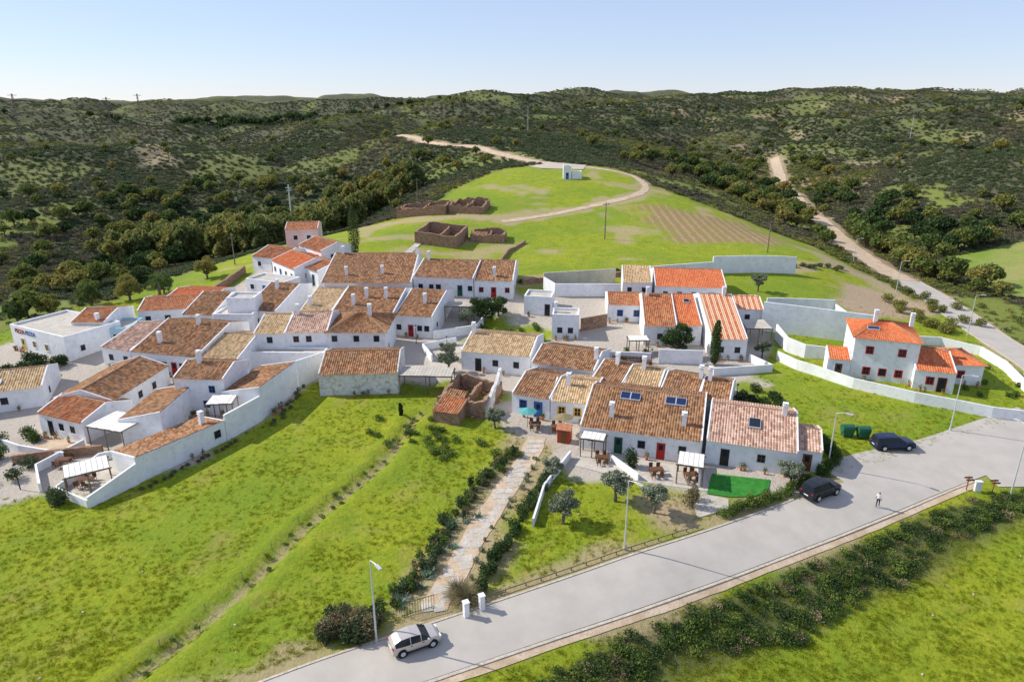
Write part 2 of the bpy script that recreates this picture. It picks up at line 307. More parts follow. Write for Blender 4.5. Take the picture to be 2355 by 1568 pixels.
c=mixc(nt,a2[0],c,mixc(nt,ramp(nt,noise(nt,.2,5),[(.45,(0,0,0)),(.65,(.8,.8,.8))]),pl,mixc(nt,.4,pl,(.24,.25,.04))))
dr=mixc(nt,n3,(.34,.23,.12),(.55,.41,.27));dr=mixc(nt,n2,dr,(.46,.34,.22))
c=mixc(nt,a1[2],c,dr)
c=mixc(nt,a1[1],c,mixc(nt,n2,mixc(nt,n3,(.38,.32,.25),(.58,.5,.42)),mixc(nt,n3,(.46,.4,.32),(.6,.54,.46))))
nt.links.new(c,b.inputs['Base Color']);bump(nt,b,noise(nt,1.8,6,rough=.75),.4,.7);me.materials.append(m)
# ---------------------------------------------------------------- roads
sheet('road',ROAD,(4.6,6.2),.06,'asph');sheet('side_road',BR,(8,7),.065,'asph');sheet('parking_bay',smooth([(34.5,64.7),(41,67.8),(49,70.9),(58,75.5),(68,81)]),(4.5,4),.055,'asph')
def offl(pts,d,road=False):
    o=[];n=len(pts)
    for i,(x,y) in enumerate(pts):
        a=pts[max(0,i-1)];b=pts[min(n-1,i+1)];dx,dy=b[0]-a[0],b[1]-a[1];L=math.hypot(dx,dy)
        q=math.copysign(abs(d)-2.8+(2.3+.8*i/(n-1)),d) if road else d
        o.append((x-dy/L*q,y+dx/L*q))
    return o
i45=[k for k,p in enumerate(ROAD) if p[0]<49]
lo=offl(ROAD,-3.0,True)[:len(i45)];up=[p for p in offl(ROAD,2.95,True) if p[0]<29]
wall('kerb',lo,.1,.26,'kerb',.015,down=.3);wall('kerb',up,.1,.2,'kerb',.01,down=.3)
wall('kerb',[p for p in offl(ROAD,3.0,True) if p[0]>70 and p[1]>84],.12,.25,'kerb',.01,down=.3);wall('kerb',[p for p in offl(ROAD,-3.0,True) if p[0]>80 and p[1]>80],.12,.25,'kerb',.01,down=.3)
sheet('pavement',offl(ROAD,-3.45,True)[:len(i45)],.65,.05,'dirt',2,jit=.18)
sheet('dirt_road',ROAD2,(6,5),.09,'dirt',jit=.12);sheet('hill_track',TRK,2.4,.07,'dirt',4,jit=.2);sheet('ridge_track',TRK2,(4,5.5),.15,'dirt',4,jit=.2)
e_=empty('garden_path');sheet('path_bed',GP,2.3,.045,'dirt',4,e_,.1);mb=MB()
for k,p in enumerate(GP[:-1]):
    for s_ in (-.46,.46):
        if random.random()<.85:
            x,y=p[0]+s_+random.uniform(-.05,.05),p[1];mb.box((x,y,h(x,y)+.045),(.88,random.uniform(.9,.99),.04),0,.27+random.uniform(-.03,.03))
mb.obj('slabs',['conc'],e_)
sheet('village_lane',smooth([(-27,100),(-38,104),(-39,112),(-37,122),(-36,134)]),2.4,.06,'conc',4)
sheet('village_lane',smooth([(-28,93.2),(-12,93.5),(-9,101),(8,99),(18,97)]),3,.06,'conc',4)
sheet('stone_steps',[(-24,141),(-23,150),(-21.5,160)],1.6,.06,'conc',3)
mb=MB();u=[p for p in offl(ROAD,3.6,True) if -3<p[0]<18]
for (x0,y0),(x1,y1) in zip(u[:-1],u[1:]):
    mb.cyl((x0,y0,h(x0,y0)-.2),(x0,y0,h(x0,y0)+.35),.06,.06,6);mb.cyl((x0,y0,h(x0,y0)+.3),(x1,y1,h(x1,y1)+.3),.05,.05,6)
mb.obj('timber_edging_fence',['wood'])
mb=MB();u=offl(DITCH,.9)[::4]
for (x0,y0),(x1,y1) in zip(u[:-1],u[1:]):
    z0=h(x0,y0);mb.cyl((x0,y0,z0-.2),(x0,y0,z0+.75),.03,.03,5)
    for zz in (.3,.6): mb.cyl((x0,y0,z0+zz),(x1,y1,h(x1,y1)+zz),.008,.008,3)
mb.obj('wire_fence',['cwood'])
# ---------------------------------------------------------------- houses
FOOT=[];FRONTS=[]
def slope_part(name,p00,p10,p11,p01,mat,par,pitch=.3):
    p00,p10,p11,p01=map(Vector,(p00,p10,p11,p01));L=max((p10-p00).length,(p11-p01).length);D=max((p01-p00).length,(p11-p10).length)
    nu=max(8,int(L/pitch*4));nv=max(3,int(D/.84)+1);prof=[0,.05,.075,.05]
    nrm=(p10-p00).cross(p01-p00).normalized()
    if nrm.z<0: nrm=-nrm
    V=[];UV=[];sag=random.uniform(.02,.1)
    ox=random.uniform(0,50)
    for j in range(nv+1):
        t=j/nv;a=p00.lerp(p01,t);b=p10.lerp(p11,t)
        for i in range(nu+1):
            s=i/nu;p=a.lerp(b,s)+nrm*(prof[i%4]+random.uniform(-.015,.015)-sag*math.sin(math.pi*t)*math.sin(math.pi*s)*1.2);V.append(p);UV.append((s*L+ox,t*D+ox))
    F=[(j*(nu+1)+i,j*(nu+1)+i+1,(j+1)*(nu+1)+i+1,(j+1)*(nu+1)+i) for j in range(nv) for i in range(nu)]
    me=bpy.data.meshes.new(name);me.from_pydata([tuple(v) for v in V],[],F);me.materials.append(M[mat])
    uv=me.uv_layers.new(name='UVMap');li=np.zeros(len(me.loops),np.int32);me.loops.foreach_get('vertex_index',li)
    uv.data.foreach_set('uv',np.array(UV)[li].ravel());o=bpy.data.objects.new(name,me);COL.objects.link(o);o.parent=par
def house(name,A,B,d,eh,rh,kind='g',roof='brown',op=None,ch=(),wallm='white',bd=None,sky=(),trim='dw',z0=None,side=True,ant=False):
    A=Vector((*A,0));B=Vector((*B,0));U=(B-A);L=U.length;U.normalize();N=Vector((-U.y,U.x,0))
    if z0 is None: z0=(h(A.x,A.y)+h(B.x,B.y))/2
    e=empty(name,(0,0,0));pt=lambda u,w,z:A+U*u+N*w+Vector((0,0,z0+z))
    if bd is None: bd=min(d,4.5)
    D=d+bd if kind in 'gh' else d
    FOOT.append((A.x,A.y,U.x,U.y,L,D));FRONTS.append((A,U,N,L))
    sl=(rh-eh)/d;be=rh-sl*bd if kind=='g' else (eh if kind=='h' else rh);low=-3.5
    wb=MB()
    if kind=='f':
        T=.25
        for u0,u1,w0,w1 in ((0,L,0,T),(0,L,D-T,D),(0,T,T,D-T),(L-T,L,T,D-T)):
            wb.hexa([pt(u0,w0,low),pt(u1,w0,low),pt(u1,w1,low),pt(u0,w1,low),pt(u0,w0,eh),pt(u1,w0,eh),pt(u1,w1,eh),pt(u0,w1,eh)])
        wb.face([pt(T,T,eh-.35),pt(L-T,T,eh-.35),pt(L-T,D-T,eh-.35),pt(T,D-T,eh-.35)],1)
    else:
        wb.face([pt(0,0,low),pt(L,0,low),pt(L,0,eh),pt(0,0,eh)]);wb.face([pt(L,D,low),pt(0,D,low),pt(0,D,be),pt(L,D,be)])
        for u in (0,L):
            if kind=='g': wb.face([pt(u,0,low),pt(u,0,eh),pt(u,d,rh),pt(u,D,be),pt(u,D,low)])
            elif kind=='s': wb.face([pt(u,0,low),pt(u,0,eh),pt(u,D,rh),pt(u,D,low)])
            else: wb.face([pt(u,0,low),pt(u,0,eh),pt(u,D,eh),pt(u,D,low)])
    if kind in 'gs':
        T=.16
        for u in (T/2-.02,L-T/2+.02):
            segs=[((0,eh),(d,rh))]+([((d,rh),(D,be))] if kind=='g' else [])
            for (w0,za),(w1,zb) in segs:
                wb.hexa([pt(u-T/2,w0-.02,za-.2),pt(u+T/2,w0-.02,za-.2),pt(u+T/2,w1,zb-.2),pt(u-T/2,w1,zb-.2),pt(u-T/2,w0-.02,za+.12),pt(u+T/2,w0-.02,za+.12),pt(u+T/2,w1,zb+.12),pt(u-T/2,w1,zb+.12)])
        wb.hexa([pt(.1,-.08,eh-.22),pt(L-.1,-.08,eh-.22),pt(L-.1,.02,eh-.22),pt(.1,.02,eh-.22),pt(.1,-.08,eh-.03),pt(L-.1,-.08,eh-.03),pt(L-.1,.02,eh-.03),pt(.1,.02,eh-.03)])
    wb.obj('walls',[wallm,'conc'],e)
    o=.28
    if kind=='g':
        slope_part('roof_front',pt(.12,-o,eh-sl*o+.02),pt(L-.12,-o,eh-sl*o+.02),pt(L-.12,d,rh+.02),pt(.12,d,rh+.02),roof,e)
        slope_part('roof_back',pt(.12,D+.2,be-sl*.2+.02),pt(L-.12,D+.2,be-sl*.2+.02),pt(L-.12,d,rh+.02),pt(.12,d,rh+.02),roof,e)
        rb=MB();rb.cyl(pt(.1,d,rh+.05),pt(L-.1,d,rh+.05),.11,.11,8);rb.obj('ridge',['ridge'],e)
    elif kind=='s':
        slope_part('roof_slope',pt(.12,(-o if rh>eh else 0),eh-(sl*o if rh>eh else 0)+.02),pt(L-.12,(-o if rh>eh else 0),eh-(sl*o if rh>eh else 0)+.02),pt(L-.12,D+.15,rh+.02+sl*.15),pt(.12,D+.15,rh+.02+sl*.15),roof,e)
    elif kind=='h':
        q=min(L*.42,d);E=.35;ez=eh-.05
        slope_part('roof_front',pt(-E,-E,ez),pt(L+E,-E,ez),pt(L-q,d,rh),pt(q,d,rh),roof,e)
        slope_part('roof_back',pt(-E,D+E,ez),pt(L+E,D+E,ez),pt(L-q,d,rh),pt(q,d,rh),roof,e)
        slope_part('roof_side',pt(-E,-E,ez),pt(-E,D+E,ez),pt(q,d+.01,rh),pt(q,d-.01,rh),roof,e)
        slope_part('roof_side',pt(L+E,-E,ez),pt(L+E,D+E,ez),pt(L-q,d+.01,rh),pt(L-q,d-.01,rh),roof,e)
        rb=MB();rb.cyl(pt(q,d,rh+.03),pt(L-q,d,rh+.03),.11,.11,8)
        for u,w,uu in ((-E,-E,q),(L+E,-E,L-q),(-E,D+E,q),(L+E,D+E,L-q)): rb.cyl(pt(u,w,ez+.04),pt(uu,d,rh+.04),.1,.1,6)
        rb.obj('ridge',['ridge'],e)
    if op is None:
        op=[];k=max(1,int(L/2.6));t=[(j+.5)/k for j in range(k)]
        for j,tt in enumerate(t): op.append((tt,'d' if j%3==1 else 'w','grbkn'[(j+int(L*7))%5] if j%3==1 else 'k'))
    ob_=MB();keys=['glass','dg','dr','db','dk','dn','dw','dy'];ki={'g':1,'r':2,'b':3,'k':4,'n':5,'w':6,'y':7}
    def opening(P,sgn,u,zb,w,hh,col,kind_):
        a=lambda uu,ww,zz:P(uu,ww*sgn,zz)
        fr=ki[trim[1]];
        def bx(u0,u1,w0,w1,z0_,z1,mi): ob_.hexa([a(u0,w0,z0_),a(u1,w0,z0_),a(u1,w1,z0_),a(u0,w1,z0_),a(u0,w0,z1),a(u1,w0,z1),a(u1,w1,z1),a(u0,w1,z1)],mi)
        t=.09
        bx(u-w/2-t,u-w/2,-.05,.02,zb,zb+hh,fr);bx(u+w/2,u+w/2+t,-.05,.02,zb,zb+hh,fr);bx(u-w/2-t,u+w/2+t,-.052,.02,zb+hh,zb+hh+t,fr)
        if kind_=='d': bx(u-w/2,u+w/2,-.025,.02,zb,zb+hh,ki[col]);bx(u-w*.25,u+w*.25,-.035,-.02,zb+hh*.55,zb+hh*.88,0)
        else:
            bx(u-w/2-t,u+w/2+t,-.1,.02,zb-t,zb,fr);bx(u-w/2,u+w/2,-.02,.02,zb,zb+hh,0)
            bx(u-.03,u+.03,-.032,-.015,zb,zb+hh,ki[col]);bx(u-w/2,u+w/2,-.034,-.016,zb+hh*.5-.02,zb+hh*.5+.02,ki[col])
            for s_ in (-1,1): bx(u+s_*(w/2-.04)-.04,u+s_*(w/2-.04)+.04,-.036,-.014,zb,zb+hh,ki[col])
    for q in op:
        t,k,c=q[:3];zb=q[3] if len(q)>3 else (0 if k=='d' else (1.05 if k=='w' else 3.1))
        opening(pt,1,t*L,zb,.95 if k=='d' else .85,2.05 if k=='d' else .95,c,'d' if k=='d' else 'w')
    if side and kind!='s':
        opening(lambda uu,ww,zz:A+U*(L-ww)+N*uu+Vector((0,0,z0+zz)),1,min(D*.4,2.5),1.1,.7,.9,'k','w')
    if ob_.v: ob_.obj('windows_and_doors',keys,e)
    for (t,w) in ch:
        u=t*L;ww=w*d;zr=(eh+sl*ww) if kind!='f' else eh-.3;cb=MB();c=pt(u,ww,zr);an=math.atan2(U.y,U.x);k_=random.uniform(.85,1.15)
        cb.box(c+Vector((0,0,.45*k_)),(.5,.5,1.7*k_),0,an);c=c+Vector((0,0,1.3*(k_-1)));cb.box(c+Vector((0,0,1.33)),(.62,.62,.08),0,an)
        for a,bb in ((-.18,-.18),(.18,-.18),(.18,.18),(-.18,.18)): cb.box(c+U*a+N*bb+Vector((0,0,1.47)),(.1,.1,.2),0,an)
        cb.box(c+Vector((0,0,1.6)),(.6,.6,.07),0,an);cb.obj('chimney',['white'],e)
    if L>5 and kind=='g' and random.random()<.5:
        cb=MB();c=pt(L*random.uniform(.2,.8),d,rh);cb.cyl(c,c+Vector((0,0,1.8)),.02,.02,5)
        for k in range(5): q=c+Vector((0,0,1.7))+U*(k*.18-.36);cb.cyl(q-N*.25,q+N*.25,.01,.01,4)
        cb.cyl(c+Vector((0,0,1.7))-U*.45,c+Vector((0,0,1.7))+U*.45,.012,.012,4);cb.obj('tv_aerial',['steel'],e)
    for (t,w,sw,shh,mt) in sky:
        u=t*L;ww=w*d;cb=MB();hs=shh/2
        P=lambda uu,w_,zz:pt(uu,w_,eh+sl*w_+zz)
        cb.hexa([P(u-sw/2,ww-hs,.08),P(u+sw/2,ww-hs,.08),P(u+sw/2,ww+hs,.08),P(u-sw/2,ww+hs,.08),P(u-sw/2,ww-hs,.2),P(u+sw/2,ww-hs,.2),P(u+sw/2,ww+hs,.2),P(u-sw/2,ww+hs,.2)],1)
        nn=2 if sw>2 else 1
        for k in range(nn):
            a0=u-sw/2+sw*k/nn+.06;a1=u-sw/2+sw*(k+1)/nn-.06;cb.face([P(a0,ww-hs+.07,.21),P(a1,ww-hs+.07,.21),P(a1,ww+hs-.07,.21),P(a0,ww+hs-.07,.21)],0)
        cb.obj('roof_panel',[mt,'steel'],e)
    return e,pt,U,N
VH='village_house';W_n='white_cottage'
house(W_n,(-39.4,63.3),(-33.6,72.2),4.8,2.8,2.1,'s','brown',[(.9,'w','k')],[(.85,.4)])
house(W_n,(-31.2,77.5),(-29.4,86.6),5.2,4.2,3.2,'s','brown',[])
house(W_n,(-42.6,79.6),(-36.1,79.0),3.4,5,6,'g','brown',[(.75,'W','b'),(.6,'w','b')],[(.3,.9)])
house(W_n,(-40.8,71.9),(-40.7,81.0),5,3.8,2.8,'s','brown',[])
house(VH,(-49.3,76.9),(-48.1,89),3.8,3,4.2,'g','brown',[(.2,'w','k'),(.45,'w','n'),(.7,'w','n')])
house(VH,(-53.2,78.5),(-52.2,91),3.6,3.3,2.4,'s','rust',[])
house(VH,(-57.3,75.1),(-50.2,72.2),3.4,2.8,3.9,'g','rust',[(.25,'d','k'),(.5,'w','k'),(.75,'w','k')])
house(VH,(-72,78.6),(-61.5,82.5),4.3,3,4.3,'g','tan',[(.6,'w','k')],sky=((.5,.4,1.6,.9,'canvas'),))
e7,p7,U7,N7=house('restaurant_building',(-79.1,102.4),(-66.7,96),9,4,4,'f','tan',[(.2,'d','y'),(.42,'w','y'),(.65,'w','y')],[(.8,.8)])
for tx,cm,u0 in (('PIZZA','dr',1.2),('PIZZA','db',4.0)):
    c=bpy.data.curves.new('lettering','FONT');c.body=tx;c.size=.95;c.offset=.012;c.extrude=.02;c.materials.append(M[cm]);o=bpy.data.objects.new('lettering',c);COL.objects.link(o);o.parent=e7
    mw=Matrix((U7,Vector((0,0,1)),-N7)).transposed().to_4x4();mw.translation=p7(u0,-.04,2.85);o.matrix_world=mw
house(VH,(-69.7,102.9),(-64.4,102.9),4.4,3.8,4.8,'g','rust',[(.25,'d','k',.2),(.7,'d','k',.2)])
house(VH,(-64.4,102.2),(-60.8,102.4),5.6,3,3,'f','tan',[(.5,'w','b')],wallm='blueish')
house(VH,(-63,110),(-54,112),5,3,3.9,'g','rust')
house(VH,(-62,118),(-53,117),4,2.8,3.5,'g','orange')
house(VH,(-60.7,95),(-55.5,93.3),7,3,4.7,'g','pink',[(.3,'w','k'),(.8,'w','k')])
house(VH,(-55.3,93.1),(-44.7,90.6),8.5,3.2,5.6,'g','brown',[(.1,'w','k'),(.22,'w','k'),(.36,'w','k'),(.5,'w','k'),(.64,'d','r'),(.76,'w','k'),(.9,'w','k')],[(.28,.3),(.55,.9)])
house(VH,(-44.6,90.8),(-38.8,90.1),6.5,3,4.6,'g','tan',[(.3,'w','k')])
house(W_n,(-38.6,94.0),(-27.5,93.6),2.5,2.6,2.6,'f','tan',[])
house(VH,(-38.4,96.2),(-33.8,96.2),5.2,4.6,6,'g','tan',[(.5,'W','k')])
house(VH,(-33.8,96.4),(-27.6,96.8),5.6,4.6,6.1,'g','pink',[(.25,'W','n'),(.55,'W','n')],[(.15,.9)])
house(VH,(-27.6,96.7),(-19,96.7),5,4.6,6.1,'h','brown',[(.12,'W','k'),(.5,'W','k'),(.85,'W','k'),(.12,'w','k',.8),(.5,'w','k',.8)],[(.65,.9)])
house(VH,(-49,107.2),(-42.6,107.2),5.7,3.5,3.5,'f','tan')
house(VH,(-47.3,109),(-42.7,109),3.8,5.6,5.6,'f','tan')
house(VH,(-54.9,108.7),(-49.5,108.2),7.5,3,4.9,'g','brown')
house(VH,(-45.2,110.4),(-39.5,109.4),9.5,3,5.3,'g','brown',None,[(.4,.8)])
house(VH,(-49,137),(-42,128.7),4.5,3.2,4.6,'g','orange')
house(VH,(-46.1,146.3),(-39.5,139.4),4,3,4.3,'g','rust')
house(VH,(-50,150),(-43,151),3.5,5.5,6.5,'g','rust',[(.3,'W','k'),(.7,'W','k')],wallm='pinkw')
house(VH,(-54.4,140.7),(-47.5,137.6),5,3,4.4,'g','rust')
house(VH,(-50.7,126.6),(-42.6,123.2),5,3,3,'f')
house(VH,(-42,132),(-37,127),4,3,4,'g','rust')
T_='terraced_house'
house(T_,(-34.9,121),(-18.4,121),12,3,5.9,'g','brown',[(.1,'w','k'),(.9,'w','b')],[(.25,.25),(.65,.3),(.1,.98),(.98,.98)])
house(T_,(-18.2,122.8),(-7.1,120.9),7,3.4,5.2,'g','brown',[(.12,'w','k'),(.3,'w','g'),(.42,'d','k'),(.78,'d','g'),(.95,'w','k')],[(.1,.95)])
house(T_,(-6.9,121.1),(.2,120.5),7.5,3.3,5.4,'g','brown',[(.18,'w','r'),(.5,'d','r'),(.85,'w','r')],[(.5,.2)])
house(T_,(-35.5,109.6),(-30.1,108.9),8,3,4.9,'g','tan',None,[(.2,.25)])
house(T_,(-30,109),(-19.6,107.6),8.3,3.4,5.6,'g','brown',None,[(.28,.3),(.42,.6),(.75,.6)])
house(T_,(-19.4,108.1),(-13.1,106.8),8.6,3.6,5.8,'g','brown',[(.1,'w','k'),(.42,'d','r'),(.66,'w','k'),(.85,'w','k')],[(.6,.5)])
house('old_farmhouse',(-25.8,84.4),(-15.3,85),5.1,3.1,4.5,'g','brown',[],[],wallm='old',side=False)
house(W_n,(-7.4,93.4),(2.6,90.9),5.2,3,4.3,'g','tan',[(.25,'d','k'),(.5,'w','k'),(.8,'w','k')],[(.05,.9)])
house(W_n,(2.7,89.4),(11.1,86.1),4.5,3,4.2,'g','brown',[(.3,'w','k'),(.6,'w','k')],[(.95,.6)])
house(W_n,(0,79.7),(4.7,77.8),4.8,2.8,4,'g','brown',[(.3,'w','b'),(.7,'d','b')],[],trim='db')
house(W_n,(4.8,77.7),(10.3,76.4),4.6,2.8,4,'g','tan',[(.25,'w','y'),(.6,'w','y')],[(.3,.7)],trim='dy')
for a,bb,r,t in (((10.7,84.6),(14.4,82.5),'brown',.5),((14.5,82.4),(18.8,80.6),'tan',.4),((18.9,80.5),(23.3,78.4),'brown',.9),((23.4,78.3),(26.8,76.9),'brown',.2)):
    house(W_n,a,bb,4.1,2.8,4.1,'g',r,[(.5,'w','k')],[(t,.9)])
house(W_n,(7.8,70.9),(20.8,66.9),7.3,2.9,5,'g','brown',[(.1,'w','k'),(.33,'d','g'),(.52,'w','k'),(.68,'d','r'),(.85,'w','k')],[(.24,.3),(.84,.3)],sky=((.36,.8,2.4,1.3,'pvh'),(.75,.8,2.4,1.3,'pvh')),bd=5)
house(W_n,(21.4,67.4),(30.3,64.4),6,2.9,4.8,'g','pink',[(.22,'d','k'),(.62,'w','n')],[(.85,.9)],sky=((.52,.55,1.3,1.5,'glass'),),bd=4.5)
house(W_n,(30.5,65.9),(33.2,65),3.2,2.6,3.6,'g','pink',[(.5,'d','n')])
house(VH,(20.3,121.8),(25.6,121.2),6.5,3,4.6,'s','tan')
house(VH,(26.1,120.9),(38.7,119.4),6.5,3,4.8,'g','orange',[(.15,'w','b'),(.35,'w','b'),(.55,'w','b'),(.8,'w','b')])
house('concrete_outbuilding',(2.1,115.6),(6.9,114.7),4.5,3.4,3.4,'f','tan',[(.85,'d','k')])
house('stepped_terrace_building',(6.5,105.9),(10.8,105.4),4,4.2,4.2,'f','tan',[(.3,'w','k'),(.7,'w','k')],[(.1,.6)])
house(VH,(16.3,112),(22.5,111.5),4,3,4.1,'g','rust',[(.35,'w','b'),(.8,'w','b')],trim='db')
house(VH,(20.9,102.8),(26,102.3),8.5,3.3,6.2,'g','rust',None,[(.2,.95)])
house(VH,(26.2,103.1),(30.1,102.9),8,3.3,6.2,'g','orange',[(.5,'w','k')],sky=((.6,.75,1,.9,'glass'),))
house(VH,(30.2,97.9),(35.6,97.5),12.5,3.3,6.9,'g','stripe',[(.3,'w','k'),(.75,'w','k')],[(.75,.97)],bd=4)
house(VH,(37.5,111.6),(42.6,110.8),4.5,3,4,'g','stripe')
house('villa',(48.5,91.2),(56.3,88.6),4.5,6.2,7.7,'h','orange',[(.25,'w','r',.9),(.25,'W','r',4),(.75,'w','r',.9),(.75,'W','r',4),(.5,'w','k',.9)],[(.35,.95),(.92,.95)],sky=((.3,.5,1.6,.7,'pvh'),),trim='dr')
house('villa_wing',(55.6,87.6),(60.3,86),5,3,4.4,'g','orange',[(.4,'w','r'),(.7,'d','k')],trim='dr')
house('villa_wing',(60.5,90),(66.3,89.3),3.5,3,4,'h','orange',[(.5,'w','r')],trim='dr')
house('villa_wing',(45.4,91.8),(48.3,90.9),3.4,2.7,3.4,'s','orange',[(.5,'d','n')])
house('water_tank_building',(16.3,222),(18.8,222),2.6,4.2,4.2,'f','tan',[(.5,'d','b')],side=False);house('water_tank',(19,222.2),(22.2,222.2),3.4,2.4,2.4,'f','tan',[],side=False)
mb=MB()
for A,U,N,L in FRONTS:
    if A.y>118 or L<4: continue
    for k in range(random.randint(2,5)):
        p=A+U*random.uniform(.3,L-.3)-N*random.uniform(.35,.8);z=h(p.x,p.y);r=random.uniform(.14,.24)
        mb.cyl((p.x,p.y,z),(p.x,p.y,z+r*2),r*.7,r,8,0);mb.leaves((p.x,p.y,z+r*2+.25),(.28,.28,.35),50,.08,1,surf=.3)
mb.obj('potted_plants',['terra','hedge'])
# ---------------------------------------------------------------- ruins
def ruin(name,A,B,d,ht,mat='stone',rub=60,jit=.4,roofbits=0):
    e=empty(name);A=Vector((*A,0));B=Vector((*B,0));U=(B-A).normalized();N=Vector((-U.y,U.x,0));L=(B-A).length
    q=[A,B,B+N*d,A+N*d,A];mb=MB()
    wall('',[(p.x,p.y) for p in q],ht,.5,mat,jit,.5,mb=mb);m1=A+U*L*.55;m2=m1+N*d;wall('',[(m1.x,m1.y),(m2.x,m2.y)],ht*.8,.4,mat,jit,.5,mb=mb);mb.obj('broken_walls',[mat],e)
    mb=MB()
    for k in range(rub):
        p=A+U*random.uniform(-.1,1.1)*L+N*random.uniform(-.1,1.05)*d;s=random.uniform(.1,.45);mb.box((p.x,p.y,h(p.x,p.y)+random.uniform(.05,.35)),(s,s*.7,s*.5),random.choice((0,0,2)),random.uniform(0,3))
    for k in range(12):
        p=A+U*random.uniform(0,1)*L+N*random.uniform(0,1)*d;q2=p+Vector((random.uniform(-2,2),random.uniform(-2,2),0));mb.cyl((p.x,p.y,h(p.x,p.y)+random.uniform(.3,1.4)),(q2.x,q2.y,h(q2.x,q2.y)+.3),.08,.07,5,1)
    mb.obj('rubble',['stone','wood','terra'],e)
    if roofbits:
        z=h(A.x,A.y);P=lambda u,w,zz:A+U*u+N*w+Vector((0,0,z+zz));slope_part('collapsed_roof',P(.2,.2,ht*.8),P(L*.5,.2,ht*.7),P(L*.5,d*.38,ht*1.05),P(.2,d*.38,ht*1.15),'brown',e)
    FOOT.append((A.x,A.y,U.x,U.y,L,d));return e
ruin('ruined_house',(-22.4,157.8),(-13,155.4),9,2.8,jit=.15);ruin('ruined_house',(-31.3,187),(-18.1,184.5),7,2.4,jit=.4,roofbits=1);ruin('ruined_house',(-17,186),(-8,184),8,2.2,rub=160,jit=.6)
ruin('ruined_house',(-9.7,161),(-2.1,160),5,1.9,roofbits=1);ruin('ruined_house',(-9.3,79.8),(-3.6,78.2),7.6,1.8,rub=320,jit=.4,roofbits=1)
wall('ruined_wall',[(-3.2,78.2),(-1.6,86.4)],(1.6,3),.4,'old',.25,.7)
house('shed',(-9.8,77),(-6.5,76),3.2,1.6,2.1,'s','rust',[],wallm='stone')
# ---------------------------------------------------------------- walls
wall('boundary_wall',[(-42.2,58.9),(-39.4,63.3)],(1.2,2.4),.25,'white');wall('boundary_wall',[(-33.6,72.3),(-31.2,77.4)],3.3,.25,'white');wall('boundary_wall',[(-29.4,86.7),(-27.5,91.5)],(4.2,3.4),.25,'white')
wall('terrace_wall',[(-42.2,58.9),(-47,61.5),(-46.4,68.3),(-41,70.5)],.9,.22,'white')
wall('terrace_wall',[(-49,62),(-52,66),(-50,71.5)],1.0,.22,'white');wall('terrace_wall',[(-64,74),(-57,70.5),(-50.5,68.5)],1,.22,'white')
wall('villa_boundary_wall',[(40.4,97.6),(42,94),(43.7,92),(47.2,87.3),(53.3,83),(61.2,79.3),(65,78.6),(68.3,81),(71.5,87),(74.3,96),(74.5,102),(70,105.5),(60,105)],1.5,.25,'white',0,1)
wall('retaining_wall',[(42,109.5),(50,107),(58,104.2)],(5,4.2),.3,'white',level=True);wall('retaining_wall',[(43.2,106),(43.2,101),(45,98.5),(48,98)],(2.6,2.0),.25,'white')
wall('white_wall',[(44.8,115.7),(56.9,115.8)],3.2,.25,'white');wall('white_wall',[(56.9,115.8),(57.4,110)],2.6,.25,'white')
wall('white_wall',[(41,136.9),(50,138.6),(59.2,139.7)],3.6,.25,'white');wall('white_wall',[(25,131),(41,136.5)],2.6,.25,'white')
wall('courtyard_wall',[(8,122),(20,122)],2.4,.25,'white');wall('courtyard_wall',[(6,125),(8,122)],2.4,.25,'white');wall('courtyard_wall',[(6,126),(20,129)],2.8,.3,'conc')
wall('stone_wall',[(2,127),(12,131),(30,135),(42,140)],1.1,.6,'stone',.3,.8);wall('dry_stone_wall',[(-2.5,127),(-3,140),(-1,152),(3,160)],.7,.5,'stone',.2,.7)
wall('garden_wall',[(2,55.5),(3.3,61.7),(6.6,68.6)],.9,.2,'white');wall('garden_wall',[(20.6,66.7),(19.5,62.4)],1.5,.2,'white')
wall('garden_wall',[(11,68),(13.4,63.6)],.8,.2,'white')
wall('garden_wall',[(22,96),(28.5,95.6)],2.2,.22,'white');wall('garden_wall',[(11,97),(21,96)],1.6,.22,'white');wall('garden_wall',[(36,97),(38,93),(29,91.5)],1.2,.22,'white')
wall('garden_wall',[(-13,106.5),(-6,109),(-5,112)],1.5,.22,'white');wall('garden_wall',[(-12,96),(-14,101),(-9,104)],1.2,.22,'white');wall('brick_wall',[(11.5,108.5),(16,110)],2.2,.25,'stone')
wall('stone_wall',[(-56,68),(-47,70)],1,.4,'stone',.1)
wall('stone_wall',[(-57,118),(-57.5,128),(-56,140)],1.6,.5,'stone',.15)
mb=MB()
for k in range(22): x=15+k*.2;y=95.2-k*.03;z=h(x,y);mb.box((x,y,z+.8),(.14,.04,1.6))
for zz in (.4,1.3): mb.box((17.1,94.85,h(17,95)+zz),(4.4,.05,.1),0,-.15)
mb.obj('wooden_gate',['dn'])
